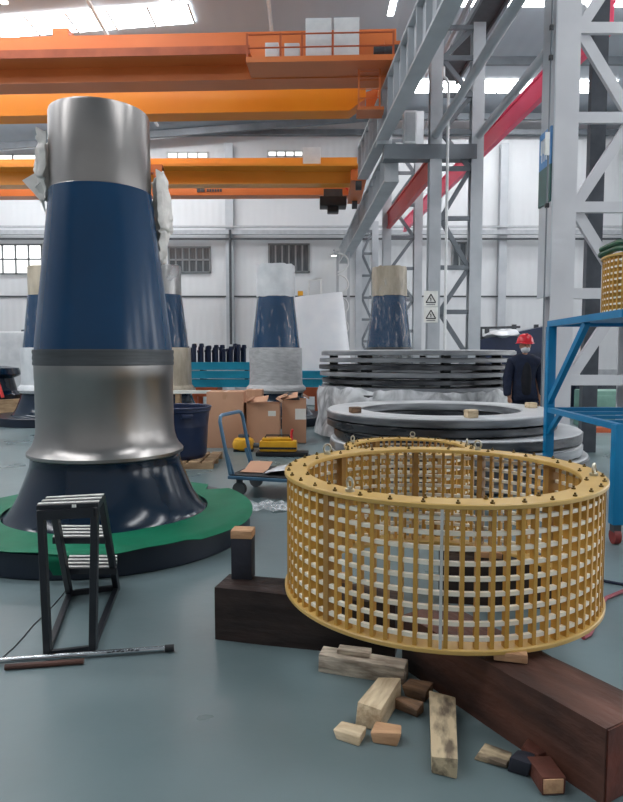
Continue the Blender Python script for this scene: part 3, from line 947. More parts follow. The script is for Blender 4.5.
offcut('cream offcut lying lengthwise, end pressed to the stepped one', G(369, 732) + Vector((0, .02, 0)), G(389, 697), .095, .085, 'pale_wood')
offcut('small cream chip alone at the front of the heap', G(339, 738) + Vector((0, .03, 0)), G(365, 746) + Vector((0, .03, 0)), .075, .035, 'pale_wood')
offcut('small tan chip beside the cream lengthwise offcut', G(374, 744) + Vector((0, .04, 0)), G(402, 747) + Vector((0, .03, 0)), .085, .045, 'tan_wood')
offcut('brown flat chip in the middle of the heap', G(397, 707) + Vector((0, .01, 0)), G(424, 722) + Vector((0, .04, 0)), .07, .045, 'brown_wood')
offcut('dark greyish chip behind the brown flat one', G(407, 695) + Vector((0, .03, 0)), G(430, 702) + Vector((0, .03, 0)), .08, .05, 'brown_wood')
offcut('tall stained offcut pointing at the camera beside the reddish timber', G(445, 777), G(443, 710), .098, .072, 'old_wood')
offcut('thin pale chip with dark print, by itself near the reddish timber', G(481, 759) + Vector((0, .03, 0)), G(510, 767) + Vector((0, .02, 0)), .085, .022, 'old_wood')
offcut('blue black chip next to the reddish timber', G(514, 771) + Vector((0, .02, 0)), G(534, 779) + Vector((0, .03, 0)), .07, .05, 'ink_wood')
offcut('red brown chip leaning by the reddish timber', G(527, 764) + Vector((0, .03, 0)), G(545, 772) + Vector((0, .02, 0)), .07, .06, 'red_wood')
a, b_ = G(553, 795), G(538, 772)
o = thing('wood_offcut', 'red brown block with a pale sawn end at the picture edge', 'wood offcut', ((a + b_) / 2), math.atan2((b_ - a).y, (b_ - a).x), 'wood offcuts on the floor')
Lw = (b_ - a).length
obj('block', MB().box((0, 0, .0325), (Lw, .085, .062), bevel=.005, jitter=.004), 'red_wood', o, sharp=50)
obj('sawn_end', MB().box((-Lw / 2 - .001, 0, .0325), (.006, .07, .05), bevel=.002), 'tan_wood', o, label='pale sawn end')

# hoses behind the basket
pts = [G(650, 590), G(623, 593) + Vector((0, 0, .012)), G(606, 600), G(598, 612), G(596, 624), G(590, 636), G(583, 640)]
one('air_hose', MB().tube([p * Vector((1, 1, 0)) + Vector((0, 0, .013)) for p in pts], .012, 8), 'hose_red', 'dull red hose curling on the floor behind the large basket', 'hose')
pts = [G(660, 586), G(623, 586), G(606, 583), G(590, 578), G(560, 560)]
one('power_cable', MB().tube([p * Vector((1, 1, 0)) + Vector((0, 0, .011)) for p in pts], .010, 8), 'hose_blue', 'navy cable on the floor behind the large basket', 'cable')

# ================================================================== STEP LADDER
t = thing('step_ladder', 'black three step ladder with worn pale tread strips by the near shaft', 'ladder', (-1.27, 3.3, 0))
fl, fr = G(48, 655), G(93, 650)
bl, br = G(70, 596), G(117, 590)
H0 = .80
tl, tr = At(41, 505, fl.y + .02), At(95, 503, fr.y + .02)
tl2, tr2 = At(52, 492, fl.y + .22), At(101, 490, fr.y + .24)
zt = (tl.z + tr.z) / 2
def leg(a, c, w=.036):
    obj('leg', MB().bar(a, c, w, w, up=(0, 1, 0), bevel=.003), 'step_black', t, True)
leg(fl, Vector((tl.x, tl.y, zt - .02))); leg(fr, Vector((tr.x, tr.y, zt - .02)))
leg(bl, Vector((tl2.x, tl2.y, zt - .02))); leg(br, Vector((tr2.x, tr2.y, zt - .02)))
for (a, c) in ((fl, bl), (fr, br), (bl, br)):
    obj('floor_rail', MB().bar(a + Vector((0, 0, .018)), c + Vector((0, 0, .018)), .03, .03), 'step_black', t, True)
obj('floor_rail', MB().bar(fl + Vector((0, 0, .012)), fr + Vector((0, 0, .012)), .022, .022), 'step_black', t, True)
def tread(name, p0, p1, q0, q1, nstr):
    z = (p0.z + p1.z) / 2
    f = obj(name, MB().hexa([Vector((p.x, p.y, zz)) for zz in (z - .035, z) for p in (p0, p1, q1, q0)]) and None or _tread(p0, p1, q0, q1, z), 'step_black', t, True)
    s = MB()
    for i in range(nstr):
        fa, fb = (i + .28) / nstr, (i + .64) / nstr
        A = [Vector((p0.x + (q0.x - p0.x) * f_, p0.y + (q0.y - p0.y) * f_, 0)) for f_ in (fa, fb)]
        B2 = [Vector((p1.x + (q1.x - p1.x) * f_, p1.y + (q1.y - p1.y) * f_, 0)) for f_ in (fa, fb)]
        s.hexa([Vector((v.x, v.y, zz)) for zz in (z + .0005, z + .005) for v in (A[0], B2[0], B2[1], A[1])])
    s.bm.transform(pmat(t).inverted())
    obj('tread_strips', s, 'step_strip', f)
def _tread(p0, p1, q0, q1, z):
    m_ = MB()
    m_.hexa([Vector((p.x, p.y, zz)) for zz in (z - .035, z) for p in (p0, p1, q1, q0)])
    return m_
tread('top_step', Vector((tl.x - .02, tl.y - .01, zt)), Vector((tr.x + .02, tr.y - .01, zt)), Vector((tl2.x - .02, tl2.y, zt)), Vector((tr2.x + .02, tr2.y, zt)), 3)
def lerp(a, c, f):
    return a + (c - a) * f
def step(name, z, y0, y1, px0, px1, n):
    p0 = Vector((At(px0, 560, y0).x, y0, z)); p1 = Vector((At(px1, 560, y0).x, y0, z))
    tread(name, p0, p1, p0 + Vector((-.075, y1 - y0, 0)), p1 + Vector((-.075, y1 - y0, 0)), n)
step('middle_step', .455, 3.56, 3.84, 53, 106, 4)
step('lower_step', .205, 3.76, 4.03, 65, 116, 4)
obj('front_apron', MB().bar(Vector((tl.x, tl.y - .015, zt - .045)), Vector((tr.x, tr.y - .015, zt - .045)), .02, .05), 'step_black', t, True)
obj('tag', MB().box(At(74, 506, fl.y - .01), (.02, .004, .014)), 'sign_white', t, True)

# torque wrench and stick on the floor
a, c = G(-8, 665), G(165, 652)
t = thing('torque_wrench', 'long chrome torque wrench on the floor at the ladder foot', 'wrench', a * Vector((1, 1, 0)))
za = Vector((0, 0, .019))
obj('shaft_tube', MB().tube([a + za, c + za], .014, 12), 'chrome', t, True)
obj('head', MB().tube([c + za, c + (c - a).normalized() * .045 + za], .018, 14), 'black', t, True, label='black ratchet head')
mk = MB()
dd = (c - a).normalized()
for i in range(7):
    q = lerp(a, c, .66 + i * .028) + Vector((0, -.0135, .026))
    mk.bar(q, q + dd * (.014 if i % 2 else .02) + Vector((0, 0, .006 if i % 3 else 0)), .004, .006)
obj('marking', mk, 'black', t, True)
a2, c2 = G(5, 670), G(84, 664)
one('round_stick', MB().tube([a2 * Vector((1, 1, 0)) + Vector((0, 0, .014)), c2 * Vector((1, 1, 0)) + Vector((0, 0, .014))], .0135, 10), 'timber_red', 'short dark brown stick lying against the chrome wrench', 'stick')
pts = [G(-4, 664), G(14, 648), G(24, 637), G(34, 625), G(48, 612), G(62, 596), G(70, 585)]
one('thin_wire', MB().tube([p * Vector((1, 1, 0)) + Vector((0, 0, .0035)) for p in pts], .003, 6), 'black', 'thin dark wire trailing over the floor under the ladder', 'wire')

# ================================================================== MIDDLE DISTANCE
# blue tub on a pallet
c = Vector((-1.86, 8.75, 0))
t = thing('pallet', 'small wooden pallet under the navy tub', 'pallet', c)
for y in (-.42, 0, .42):
    obj('bearer', MB().bx(-.52, .55, y - .05, y + .05, 0, .07), 'pallet', t)
for i in range(6):
    obj('deck_board', MB().bx(-.52 + i * .185, -.38 + i * .185, -.47, .47, .07, .092), 'pallet', t)
t = thing('plastic_tub', 'navy ribbed plastic tub on the pallet behind the near shaft', 'tub', c + Vector((0, 0, .093)))
obj('shell', MB().lathe([(0, 0), (.36, 0), (.375, .02), (.40, .3), (.405, .31), (.405, .34), (.40, .35), (.435, .64), (.45, .65), (.45, .70), (.425, .70), (.39, .05), (0, .04)], 48), 'bin', t)
obj('rim', MB().tube([(.448 * math.cos(k * PI / 24), .448 * math.sin(k * PI / 24), .70) for k in range(48)], .016, 8, closed=True), 'bin', t)
for a in (-1.1, 2.0):
    q = Vector((.445 * math.cos(a), .445 * math.sin(a), .60))
    obj('handle', MB().box(q, (.04, .16, .06), rz=a, bevel=.01), 'bin', t)
# paper and knob beyond the flange
g = G(196, 489, 0)
one('paper_sheet', MB().sheet([[Vector((-.1 + .2 * i / 4, -.14 + .28 * j / 4, .012 + .012 * math.sin(i + j))) for j in range(5)] for i in range(5)], .003), 'paper', 'white paper scrap on the floor behind the green mat', 'paper', (g.x, g.y, 0), .4)

# trolley
o = G(230, 478, .2)
t = thing('platform_trolley', 'blue platform trolley with a loop handle', 'trolley', (o.x, o.y, 0), -.29)
obj('platform', MB().bx(-.02, 1.05, -.02, .68, .19, .225, bevel=.008), 'cart_blue', t)
obj('deck_cover', MB().bx(.0, 1.03, .0, .62, .226, .236), 'rubber', t)
hp = []
for k in range(5):
    a = PI / 2 * k / 4
    hp.append(Vector((-.12 + 0, .07 - .07 * math.cos(a) + .0, .80 + .07 * math.sin(a))))
path = [Vector((0, .02, .21)), Vector((-.08, .02, .6)), Vector((-.12, .02, .80)), Vector((-.127, .05, .845)), Vector((-.13, .1, .862)), Vector((-.13, .56, .862)), Vector((-.127, .61, .845)), Vector((-.12, .64, .80)), Vector((-.08, .64, .6)), Vector((0, .64, .21))]
obj('handle', MB().tube(path, .02, 10), 'cart_blue', t)
for y in (.04, .58):
    obj('handle_brace', MB().bar((.02, y, .215), (-.055, y, .44), .04, .02, up=(0, 1, 0)), 'cart_blue', t)
for (x, y) in ((.08, .07), (.08, .55), (.95, .07), (.95, .55)):
    w = obj('caster_fork', MB().box((x, y, .165), (.05, .06, .05)), 'darktrim', t)
    obj('wheel', MB().tube([(x, y - .02, .075), (x, y + .02, .075)], .075, 20), 'wheel', w)
# load of the trolley
P = [[Vector((-.32 + .64 * i / 14, -.22 + .44 * j / 10, .012 + .05 * (1 - (2 * i / 14 - 1) ** 2) + .02 * noise.noise(Vector((i * .4, j * .5, 2))))) for j in range(11)] for i in range(15)]
wp = Matrix.Rotation(-.29, 3, 'Z') @ Vector((.66, .3, 0))
one('metal_sheet', MB().sheet(P, .002), 'sheet', 'shiny bent metal sheet lying on the trolley', 'sheet', (o.x + wp.x, o.y + wp.y, .24), -.29, sharp=60)
P = [[Vector((-.13 + .26 * i / 6, -.2 + .4 * j / 6, .008 + .11 * max(0, (j / 6 - .5)) + .01 * noise.noise(Vector((i, j, 5))))) for j in range(7)] for i in range(7)]
wp = Matrix.Rotation(-.29, 3, 'Z') @ Vector((.17, .34, 0))
one('cardboard_sheet', MB().sheet(P, .004), 'card', 'loose brown cardboard sheet on the trolley beside the handle', 'cardboard', (o.x + wp.x, o.y + wp.y, .24), -.2)

# cardboard boxes
def carton(label, px0, px1, py0, py1, Y, depth, rz=0.0, open_=False, lab=None):
    a, c = At(px0, py1, Y), At(px1, py0, Y)
    w, h = c.x - a.x, c.z
    t = thing('cardboard_box', label, 'box', ((a.x + c.x) / 2, Y + depth / 2, 0), rz, 'cardboard boxes by the trolley')
    x, y = w / 2, depth / 2
    b = MB()
    if open_:
        th = .012
        b.bx(-x, x, -y, -y + th, 0, h); b.bx(-x, x, y - th, y, 0, h)
        b.bx(-x, -x + th, -y + th, y - th, 0, h); b.bx(x - th, x, -y + th, y - th, 0, h); b.bx(-x, x, -y, y, 0, th)
        obj('carton', b, 'card', t)
        obj('flap', MB().bar((-x, -y - .05, h + .04), (-x, y, h + .06), .008, .2, up=(1, 0, .4)), 'card', t)
        obj('flap', MB().hexa([Vector(q) for q in ((-x, -y, h), (x * .3, -y - .12, h + .05), (x * .3, -y + .25, h + .12), (-x, y * .2, h + .06), (-x, -y, h + .01), (x * .3, -y - .12, h + .06), (x * .3, -y + .25, h + .13), (-x, y * .2, h + .07))]) and None or _flap(x, y, h), 'card', t)
        obj('flap', MB().bar((x, -y, h + .05), (x, y, h + .05), .008, .13, up=(.8, 0, -.5)), 'card_in', t)
    else:
        b.box((0, 0, h / 2), (w, depth, h), bevel=.006)
        obj('carton', b, 'card', t)
        obj('tape', MB().bx(-.03, .03, -y - .002, y + .002, h - .12, h + .002), 'tape', t)
    if lab:
        obj('shipping_label', MB().bx(lab[0] * w - x, lab[1] * w - x, -y - .003, -y + .001, lab[2] * h, lab[3] * h), 'paper', t)
    return t
def _flap(x, y, h):
    m_ = MB()
    m_.hexa([Vector(q) for q in ((-x, -y, h), (x * .3, -y - .12, h + .05), (x * .3, -y + .25, h + .12), (-x, y * .2, h + .06), (-x, -y, h + .01), (x * .3, -y - .12, h + .06), (x * .3, -y + .25, h + .13), (-x, y * .2, h + .07))])
    return m_
carton('tall cardboard box with taped top beside the navy tub', 207, 243, 392, 450, 10.2, .55, 0)
carton('open cardboard box with raised flaps behind the yellow pump', 247, 279, 404, 446, 10.3, .5, 0, True, (.66, .9, .72, .84))
carton('cardboard box with a black film bundle in it, under the wrapped shaft', 282, 306, 400, 441, 10.75, .5, 0, True, (.55, 1.0, .55, .8))
t_ = thing('film_bundle', 'black film bundle stuffed in the open cardboard box', 'bundle', (At(291, 400, 11.0).x, 11.0, .38))
def wobb(r, z, a):
    return r * (1 + .18 * noise.noise(Vector((math.cos(a) * 2, math.sin(a) * 2, z * 8)))), z
obj('bundle', MB().lathe([(0, 0), (.12, 0), (.15, .1), (.16, .3), (.14, .40), (.08, .46), (0, .47)], 24, wob=wobb), 'ring_black', t_, sharp=70)
carton('low cardboard box behind the open one', 245, 262, 390, 440, 11.3, .4, 0)

# yellow tools
c = G(243, 452, 0)
t = thing('electric_motor', 'rounded yellow motor on the floor before the tall box', 'motor', (c.x, c.y + .12, 0))
obj('body', MB().lathe([(0, .02), (.13, .02), (.17, .05), (.18, .12), (.15, .19), (.08, .22), (0, .22)], 24), 'yellow', t)
obj('cover', MB().lathe([(0, .221), (.09, .221), (.085, .26), (0, .265)], 20), 'darktrim', t)
obj('cable_gland', MB().tube([(.15, -.05, .1), (.25, -.02, .09), (.34, .0, .06)], .04, 10), 'wheel', t)
obj('foot', MB().bx(-.15, .15, -.12, .12, 0, .03), 'black', t)
c = G(278, 457, 0)
t = thing('hydraulic_pump', 'long yellow hydraulic pump with black skid by the trolley', 'pump', (c.x, c.y + .14, 0), -.05)
obj('skid', MB().box((.06, 0, .035), (.78, .26, .06), bevel=.012), 'black', t)
obj('casing', MB().box((0, 0, .15), (.56, .22, .16), bevel=.03), 'yellow', t)
obj('lid', MB().box((-.02, 0, .25), (.44, .16, .04), bevel=.012), 'yellow', t)
obj('carry_handle', MB().tube([(-.2, 0, .265), (-.18, 0, .31), (.16, 0, .31), (.18, 0, .265)], .012, 8), 'black', t)
obj('valve', MB().tube([(.2, -.02, .22), (.2, -.02, .36), (.22, -.02, .40)], .02, 8), 'red', t)
obj('band', MB().bx(-.281, .281, -.115, -.108, .11, .14), 'black', t)

# clear scrap film on the floor
c = G(272, 510, 0)
P = [[Vector((-.34 + .68 * i / 20, -.16 + .32 * j / 12, .012 + .05 * abs(noise.noise(Vector((i * .35, j * .45, 1)))) + .03 * abs(noise.noise(Vector((i * .8, j * .9, 4)))))) for j in range(13)] for i in range(21)]
one('plastic_scrap', MB().sheet(P, .001), 'scrap', 'crumpled clear plastic scrap on the floor beside the green mat', 'plastic scrap', (c.x, c.y + .05, 0), .1, sharp=70)

# teal beams on orange trestles, with navy studs
TB = Vector((-1.55, 17.2, 0))
for x in (-1.55, 1.2):
    t = thing('trestle', 'rust orange trestle under the teal beams, ' + ('the one behind the tall box' if x < 0 else 'the one behind the wrapped shaft'), 'trestle', TB + Vector((x + .25, 0, 0)), group='rust orange trestles')
    obj('top_beam', MB().bx(-.35, .35, -.5, .5, .42, .66), 'rust_or', t)
    for (dx, dy) in ((-.25, -.4), (.25, -.4), (-.25, .4), (.25, .4)):
        obj('leg', MB().bx(dx - .06, dx + .06, dy - .06, dy + .06, 0, .42), 'rust_or', t)
rowsT = (('lowest', .66, .865, -1.75, 1.85), ('middle', .895, 1.095, -1.75, 2.0), ('topmost', 1.125, 1.33, -1.9, -.02))
for (nm, z0, z1, xa, xb) in rowsT:
    t = thing('teal_beam', nm + ' teal painted beam of the stack behind the wrapped shaft', 'beam', TB + Vector((0, 0, z0)), group='teal beams')
    h = z1 - z0
    obj('flange', MB().bx(xa, xb, -.3, .3, h - .05, h), 'teal', t); obj('flange', MB().bx(xa, xb, -.3, .3, 0, .05), 'teal', t)
    obj('web', MB().bx(xa, xb, -.285, .285, .05, h - .05), 'teal', t)
for zz in (.865, 1.095):
    for x in (-1.4, -.2):
        one('spacer_block', MB().box((0, 0, .0145), (.1, .5, .029)), 'darktrim', 'dark spacer bar between the teal beams', 'spacer', TB + Vector((x, 0, zz)), 0, 'spacers of the teal beams')
random.seed(9)
st0 = None
for i in range(24):
    h = random.uniform(.30, .48)
    x = -1.80 + i * .066
    y = -.2 + .2 * ((i * 2) % 3)
    if st0 is None:
        st0 = thing('capped_stud', 'navy capped stud in the bristling row on the teal beams', 'stud', TB + Vector((x, y, 1.332)), group='navy studs on the teal beams')
        obj('rod', MB().tube([(0, 0, 0), (0, 0, .34)], .052, 10), 'bin', st0)
        obj('cap', MB().lathe([(0, .34), (.065, .34), (.07, .36), (.06, .43), (0, .44)], 12), 'bin', st0)
    else:
        r = dup(st0, TB + Vector((x, y, 1.332)))
        r.scale = (1, 1, h / .40)
t = thing('timber_plank', 'pale plank lying before the teal beams', 'plank', (-2.2, 12.75, .0))
t2 = obj('board', MB().bx(-.7, .9, -.08, .08, .74, .80), 'paper', t)
for x in (-.5, .7):
    obj('stand', MB().bx(x - .05, x + .05, -.07, .07, 0, .74), 'pallet', t)

# big white wrapped cover with a lifting frame
t = thing('wrapped_hub', 'big bright white wrapped housing behind the wrapped shaft', 'housing', (.25, 19.6, 0))
zt1 = At(343, 291, 19.0).z
def block(b0, b1):
    m_ = MB()
    lv = 9
    rings = []
    for k in range(lv + 1):
        f = k / lv
        xl = -1.05 + .25 * f
        xr = 1.12 - .42 * f
        zl = 0.02 + (zt1 - .17 - .02) * f
        zr = 0.02 + (zt1 + .0 - .02) * f
        yy = .62 - .12 * f
        pts = []
        for q in range(32):
            a = 2 * PI * q / 32
            ca, sa = math.cos(a), math.sin(a)
            sx = math.copysign(abs(ca) ** .45, ca); sy = math.copysign(abs(sa) ** .45, sa)
            x = (xl + xr) / 2 + (xr - xl) / 2 * sx
            g_ = (x - xl) / (xr - xl)
            pts.append(m_.bm.verts.new((x + .02 * noise.noise(Vector((x * 3, sy * 3, f * 4))), yy * sy, zl + (zr - zl) * g_)))
        rings.append(pts)
    for k in range(lv):
        for q in range(32):
            m_.bm.faces.new((rings[k][q], rings[k][(q + 1) % 32], rings[k + 1][(q + 1) % 32], rings[k + 1][q]))
    m_.bm.faces.new(rings[-1]); m_.bm.faces.new(rings[0][::-1])
    return m_
obj('wrapping', block(0, 0), 'film_bright', t, sharp=50)
fx = At(315, 290, 19.6)
fr = MB()
fx0 = fx.x - .25
zz = zt1 - .03
for dx in (-.19, .19):
    fr.tube([(fx0 + dx, 0, zz - .05), (fx0 + dx, 0, zz + .42)], .03, 8)
fr.tube([(fx0 - .22, 0, zz + .42), (fx0 + .22, 0, zz + .45)], .03, 8)
obj('lifting_frame', fr, 'white_paint', t)
obj('shackle', MB().box((fx0 - .45, 0, zz + .02), (.16, .1, .14), bevel=.02), 'yellow', t)

# ================================================================== RING STACKS
def ring(name, label, loc, R, r, h, m, seedv, group, top=None, wobble=.03, n=112, film_part=None, tilt=0.0):
    t = thing(name, label, 'ring', loc, 0, group)
    def wob(rr, z, a):
        q = noise.noise(Vector((math.cos(a) * 2.5 + seedv, math.sin(a) * 2.5, z * 6)))
        q2 = noise.noise(Vector((math.cos(a) * 9 + seedv, math.sin(a) * 9, z * 12)))
        k = 1 if rr > (R + r) / 2 else .5
        return rr + k * wobble * (.6 * q + .4 * q2), z + .006 * q
    prof = [(r, 0.0), (R - .007, 0.0), (R, .007), (R, h - .007), (R - .007, h), (r, h)]
    obj('wrapped_ring', MB().lathe(prof, n, wob=wob, close=True), m, t, sharp=32)
    if top:
        def wt(rr, z, a):
            q = noise.noise(Vector((math.cos(a) * 2.5 + seedv, math.sin(a) * 2.5, h * 6)))
            return rr, z + .003 * q
        obj('top_film', MB().lathe([(R - .015, h + .004), (R - .03, h + .016), ((R + r) / 2, h + .018), (r + .03, h + .016), (r + .015, h + .004)], n, wob=wt), top, t)
    return t
AX = Vector((1.98, 12.12, 0))
names = ['lowest visible', 'second', 'third', 'fourth', 'fifth', 'topmost']
lbls = ['black wrapped ring at the foot of the tall stack, above the white film', 'black wrapped ring second from the foot of the tall stack', 'black wrapped ring with the widest dark gap under it in the tall stack',
        'black wrapped ring in the middle of the tall stack', 'black wrapped ring third from the top of the tall stack', 'black wrapped ring just under the top ring of the tall stack', 'grey topped ring at the top of the tall stack']
z = .78
zs = [.76, .885, 1.01, 1.135, 1.26, 1.385, 1.51]
for i in range(7):
    h = .075
    ring('steel_ring', lbls[i], AX + Vector((random.uniform(-.04, .04), random.uniform(-.03, .03), zs[i])), 1.82 - (.05 if i == 2 else .02 * (i % 2)), 1.1, h, 'ring_grey' if i in (1, 3, 5, 6) else 'ring_black', i * 3.3, 'rings of the tall stack', 'ring_top' if i == 6 else None, wobble=.012)
    if i > 0:
        for k in range(7):
            a = 2 * PI * k / 7 + .4
            g = MB().box((0, 0, 0), (.16, .12, zs[i] - zs[i - 1] - .082), rz=a)
            one('spacer_block', g, 'black', 'black spacer block between the rings of the tall stack', 'spacer', AX + Vector((1.55 * math.cos(a), 1.55 * math.sin(a), (zs[i - 1] + .075 + zs[i]) / 2)), 0, 'spacers of the tall stack')
ring('steel_ring', 'thick film covered ring at floor level of the tall stack', AX + Vector((0, 0, .02)), 1.74, 1.1, .36, 'ring_mix', 40.0, 'rings of the tall stack')
ring('steel_ring', 'thick film covered ring second from the floor of the tall stack', AX + Vector((0, 0, .40)), 1.76, 1.1, .36, 'ring_mix', 44.0, 'rings of the tall stack')
def skirt(r, z, a):
    q = noise.noise(Vector((math.cos(a) * 5, math.sin(a) * 5, z * 3)))
    q2 = noise.noise(Vector((math.cos(a) * 14, math.sin(a) * 14, z * 6)))
    return r + .03 * q + .012 * q2, z + (.06 * q + .04 * q2 if z > .7 else 0)
one('plastic_film', MB().lathe([(1.82, .92), (1.87, .8), (1.88, .6), (1.86, .4), (1.9, .2), (1.93, .06)], 160, wob=skirt), 'veil', 'white translucent film skirt round the foot of the tall ring stack', 'film', AX, sharp=80)
BXc = Vector((1.86, 8.24, 0))
offs = [(.0, 0, .03, 1.60), (.03, .0, .175, 1.63), (-.02, 0, .32, 1.60), (.01, 0, .465, 1.57)]
lb2 = ['lowest film covered ring of the low stack', 'film covered ring second from the floor of the low stack', 'film covered ring third from the floor of the low stack', 'film covered ring right under the top ring of the low stack']
for i, (dx, dy, zz, RR) in enumerate(offs):
    ring('steel_ring', lb2[i], BXc + Vector((dx, dy, zz)), RR, .95, .105, 'ring_black' if i % 2 else 'ring_mix', 7.0 * i + 2, 'rings of the low stack', 'ring_top', wobble=.03)
    for k in range(6):
        a = 2 * PI * k / 6 + .3
        if i == 0: continue
        one('spacer_block', MB().box((0, 0, 0), (.14, .12, .018), rz=a), 'black', 'black spacer block between the rings of the low stack', 'spacer', BXc + Vector((1.3 * math.cos(a), 1.3 * math.sin(a), zz - .010)), 0, 'spacers of the low stack')
for k in range(6):
    a = 2 * PI * k / 6 + .3
    one('spacer_block', MB().box((0, 0, 0), (.14, .12, .028), rz=a), 'black', 'black spacer block under the low stack', 'spacer', BXc + Vector((1.3 * math.cos(a), 1.3 * math.sin(a), .0145)), 0, 'spacers under the low stack')
TOPC = BXc + Vector((-.19, 0, .61))
ring('steel_ring', 'dark open ring right under the pale top ring of the low stack', TOPC, 1.46, 1.03, .085, 'ring_black', 19.0, 'rings of the low stack', None, wobble=.02)
ring('steel_ring', 'pale topped open ring on top of the low stack', TOPC + Vector((.01, 0, .105)), 1.48, 1.01, .085, 'ring_mix', 25.0, 'rings of the low stack', 'ring_top', wobble=.02)
for k in range(6):
    a = 2 * PI * k / 6 + .1
    one('spacer_block', MB().box((0, 0, 0), (.14, .12, .012), rz=a), 'black', 'black spacer block between the rings of the low stack', 'spacer', TOPC + Vector((1.22 * math.cos(a), 1.22 * math.sin(a), .095)), 0, 'spacers of the low stack')
zt2 = TOPC.z + .19 + .018
for (px, py, lb, m, s_) in ((338, 410, 'brown wood block at the rim of the low ring stack', 'brown_wood', .07), (443, 409, 'small brown block in the ring opening of the low stack', 'brown_wood', .07), (471, 414, 'pale round edged wood block on the front of the ring top', 'pale_wood', .09), (531, 404, 'pale wood block on the ring top towards the blue rack', 'pale_wood', .07)):
    g = G(px, py + 4, zt2)
    if 'opening' not in lb:
        dv = g - TOPC; dv.z = 0
        rr = max(1.12, min(1.36, dv.length)); dv = dv.normalized() * rr
        g = TOPC + dv
    zz = zt2 + .003
    one('wood_block', MB().box((0, 0, s_ / 2), (.13, .1, s_), bevel=.012), m, lb, 'wood block', (g.x, g.y, zz if 'opening' not in lb else TOPC.z - .02), .3, 'wood blocks on the low ring stack')

# ================================================================== BLUE RACK
t = thing('steel_rack', 'bright blue wheeled steel rack at the picture edge', 'rack', (2.45, 5.7, 0))
XL, XR = 2.46, 3.85
YN, YF = 4.95, 6.55
zS, zT = .96, 1.80
pw = .085
for (x, y, z1) in ((XL - .03, YN, zS), (XL + .02, YF, zT), (XR, YN, zS), (XR, YF, zT)):
    obj('post', MB().bx(x - pw / 2, x + pw / 2, y - pw / 2, y + pw / 2, .16, z1, bevel=.005), 'blue_frame', t, True)
for z, h in ((zT + .03, .06), (zS - .02, .05)):
    obj('side_rail', MB().bar((XL - .03, YN - .04, z), (XL + .02, YF + .04, z), .06, h), 'blue_frame', t, True)
    obj('side_rail', MB().bar((XR, YN - .04, z), (XR, YF + .04, z), .06, h), 'blue_frame', t, True)
    obj('cross_rail', MB().bar((XL, YN, z), (XR, YN, z), .06, h), 'blue_frame', t, True)
    obj('cross_rail', MB().bar((XL, YF, z), (XR, YF, z), .06, h), 'blue_frame', t, True)
for x in (XL + .012, XR):
    obj('diagonal_brace', MB().bar((x, YF - .02, zS + .06), (x, YF - .86, zT), .05, .06), 'blue_frame', t, True)
    obj('diagonal_brace', MB().bar((x, YF - .0, zS - .28), (x, YF - .34, zS - .02), .04, .05), 'blue_frame', t, True)
for y_ in (5.35, 5.75, 6.15):
    obj('shelf_bar', MB().bx(XL, XR, y_ - .02, y_ + .02, zS - .035, zS - .005), 'blue_frame', t, True)
obj('top_deck', MB().bx(XL + .04, XR, YN + .04, YF, zT + .035, zT + .055), 'blue_frame', t, True)
for (x, y) in ((XL - .03, YN), (XL + .02, YF), (XR, YN), (XR, YF)):
    w = obj('caster_fork', MB().bx(x - .03, x + .03, y - .035, y + .035, .1, .162), 'darktrim', t, True)
    g = MB().tube([(x - .025, y, .062), (x + .025, y, .062)], .061, 20)
    g.bm.transform(pmat(t).inverted())
    obj('wheel', g, 'caster_red', w)
basket('small gold lattice basket up on the blue rack', (3.2, 5.85, zT + .056), .50, .56, 56, 9, .09, .2, False)
hz = zT + .056 + .56
pts = []
for k in range(40):
    a = 2.2 + k * .13
    pts.append((3.2 + .49 * math.cos(a) + .02 * math.sin(k), 5.85 + .49 * math.sin(a), hz + .034 + .008 * math.sin(k * .9)))
pts2 = [(x * 1.0, y - .02, z_ + .05) for (x, y, z_) in pts]
t = thing('coiled_hose', 'green ribbed hose lying round the rim of the racked basket', 'hose', (3.2, 5.85, hz))
obj('lower_turn', MB().tube(pts, .026, 10), 'hose_green', t, True)
obj('upper_turn', MB().tube(pts2[:30], .026, 10), 'hose_green', t, True)

# ================================================================== WORKER
def skin(verts, edges, root=0, sub=2):
    me = bpy.data.meshes.new('tmp')
    me.from_pydata([v[:3] for v in verts], edges, [])
    o = bpy.data.objects.new('tmp', me)
    COL.objects.link(o)
    o.modifiers.new('s', 'SKIN')
    for i, v in enumerate(verts):
        r = v[3]
        me.skin_vertices[0].data[i].radius = r if isinstance(r, tuple) else (r, r)
        me.skin_vertices[0].data[i].use_root = (i == root)
    sd = o.modifiers.new('d', 'SUBSURF'); sd.levels = sub; sd.render_levels = sub
    dg = bpy.context.evaluated_depsgraph_get()
    dg.update()
    me2 = bpy.data.meshes.new_from_object(o.evaluated_get(dg))
    bm = bmesh.new(); bm.from_mesh(me2)
    bpy.data.objects.remove(o); bpy.data.meshes.remove(me); bpy.data.meshes.remove(me2)
    return bm
def merge(a, b):
    me = bpy.data.meshes.new('m'); b.to_mesh(me); a.from_mesh(me); bpy.data.meshes.remove(me); b.free()
    return a
W = thing('person', 'person in red hard hat, white mask and dark navy jacket, arms hanging down', 'person', (3.42, 10.15, 0), 0)
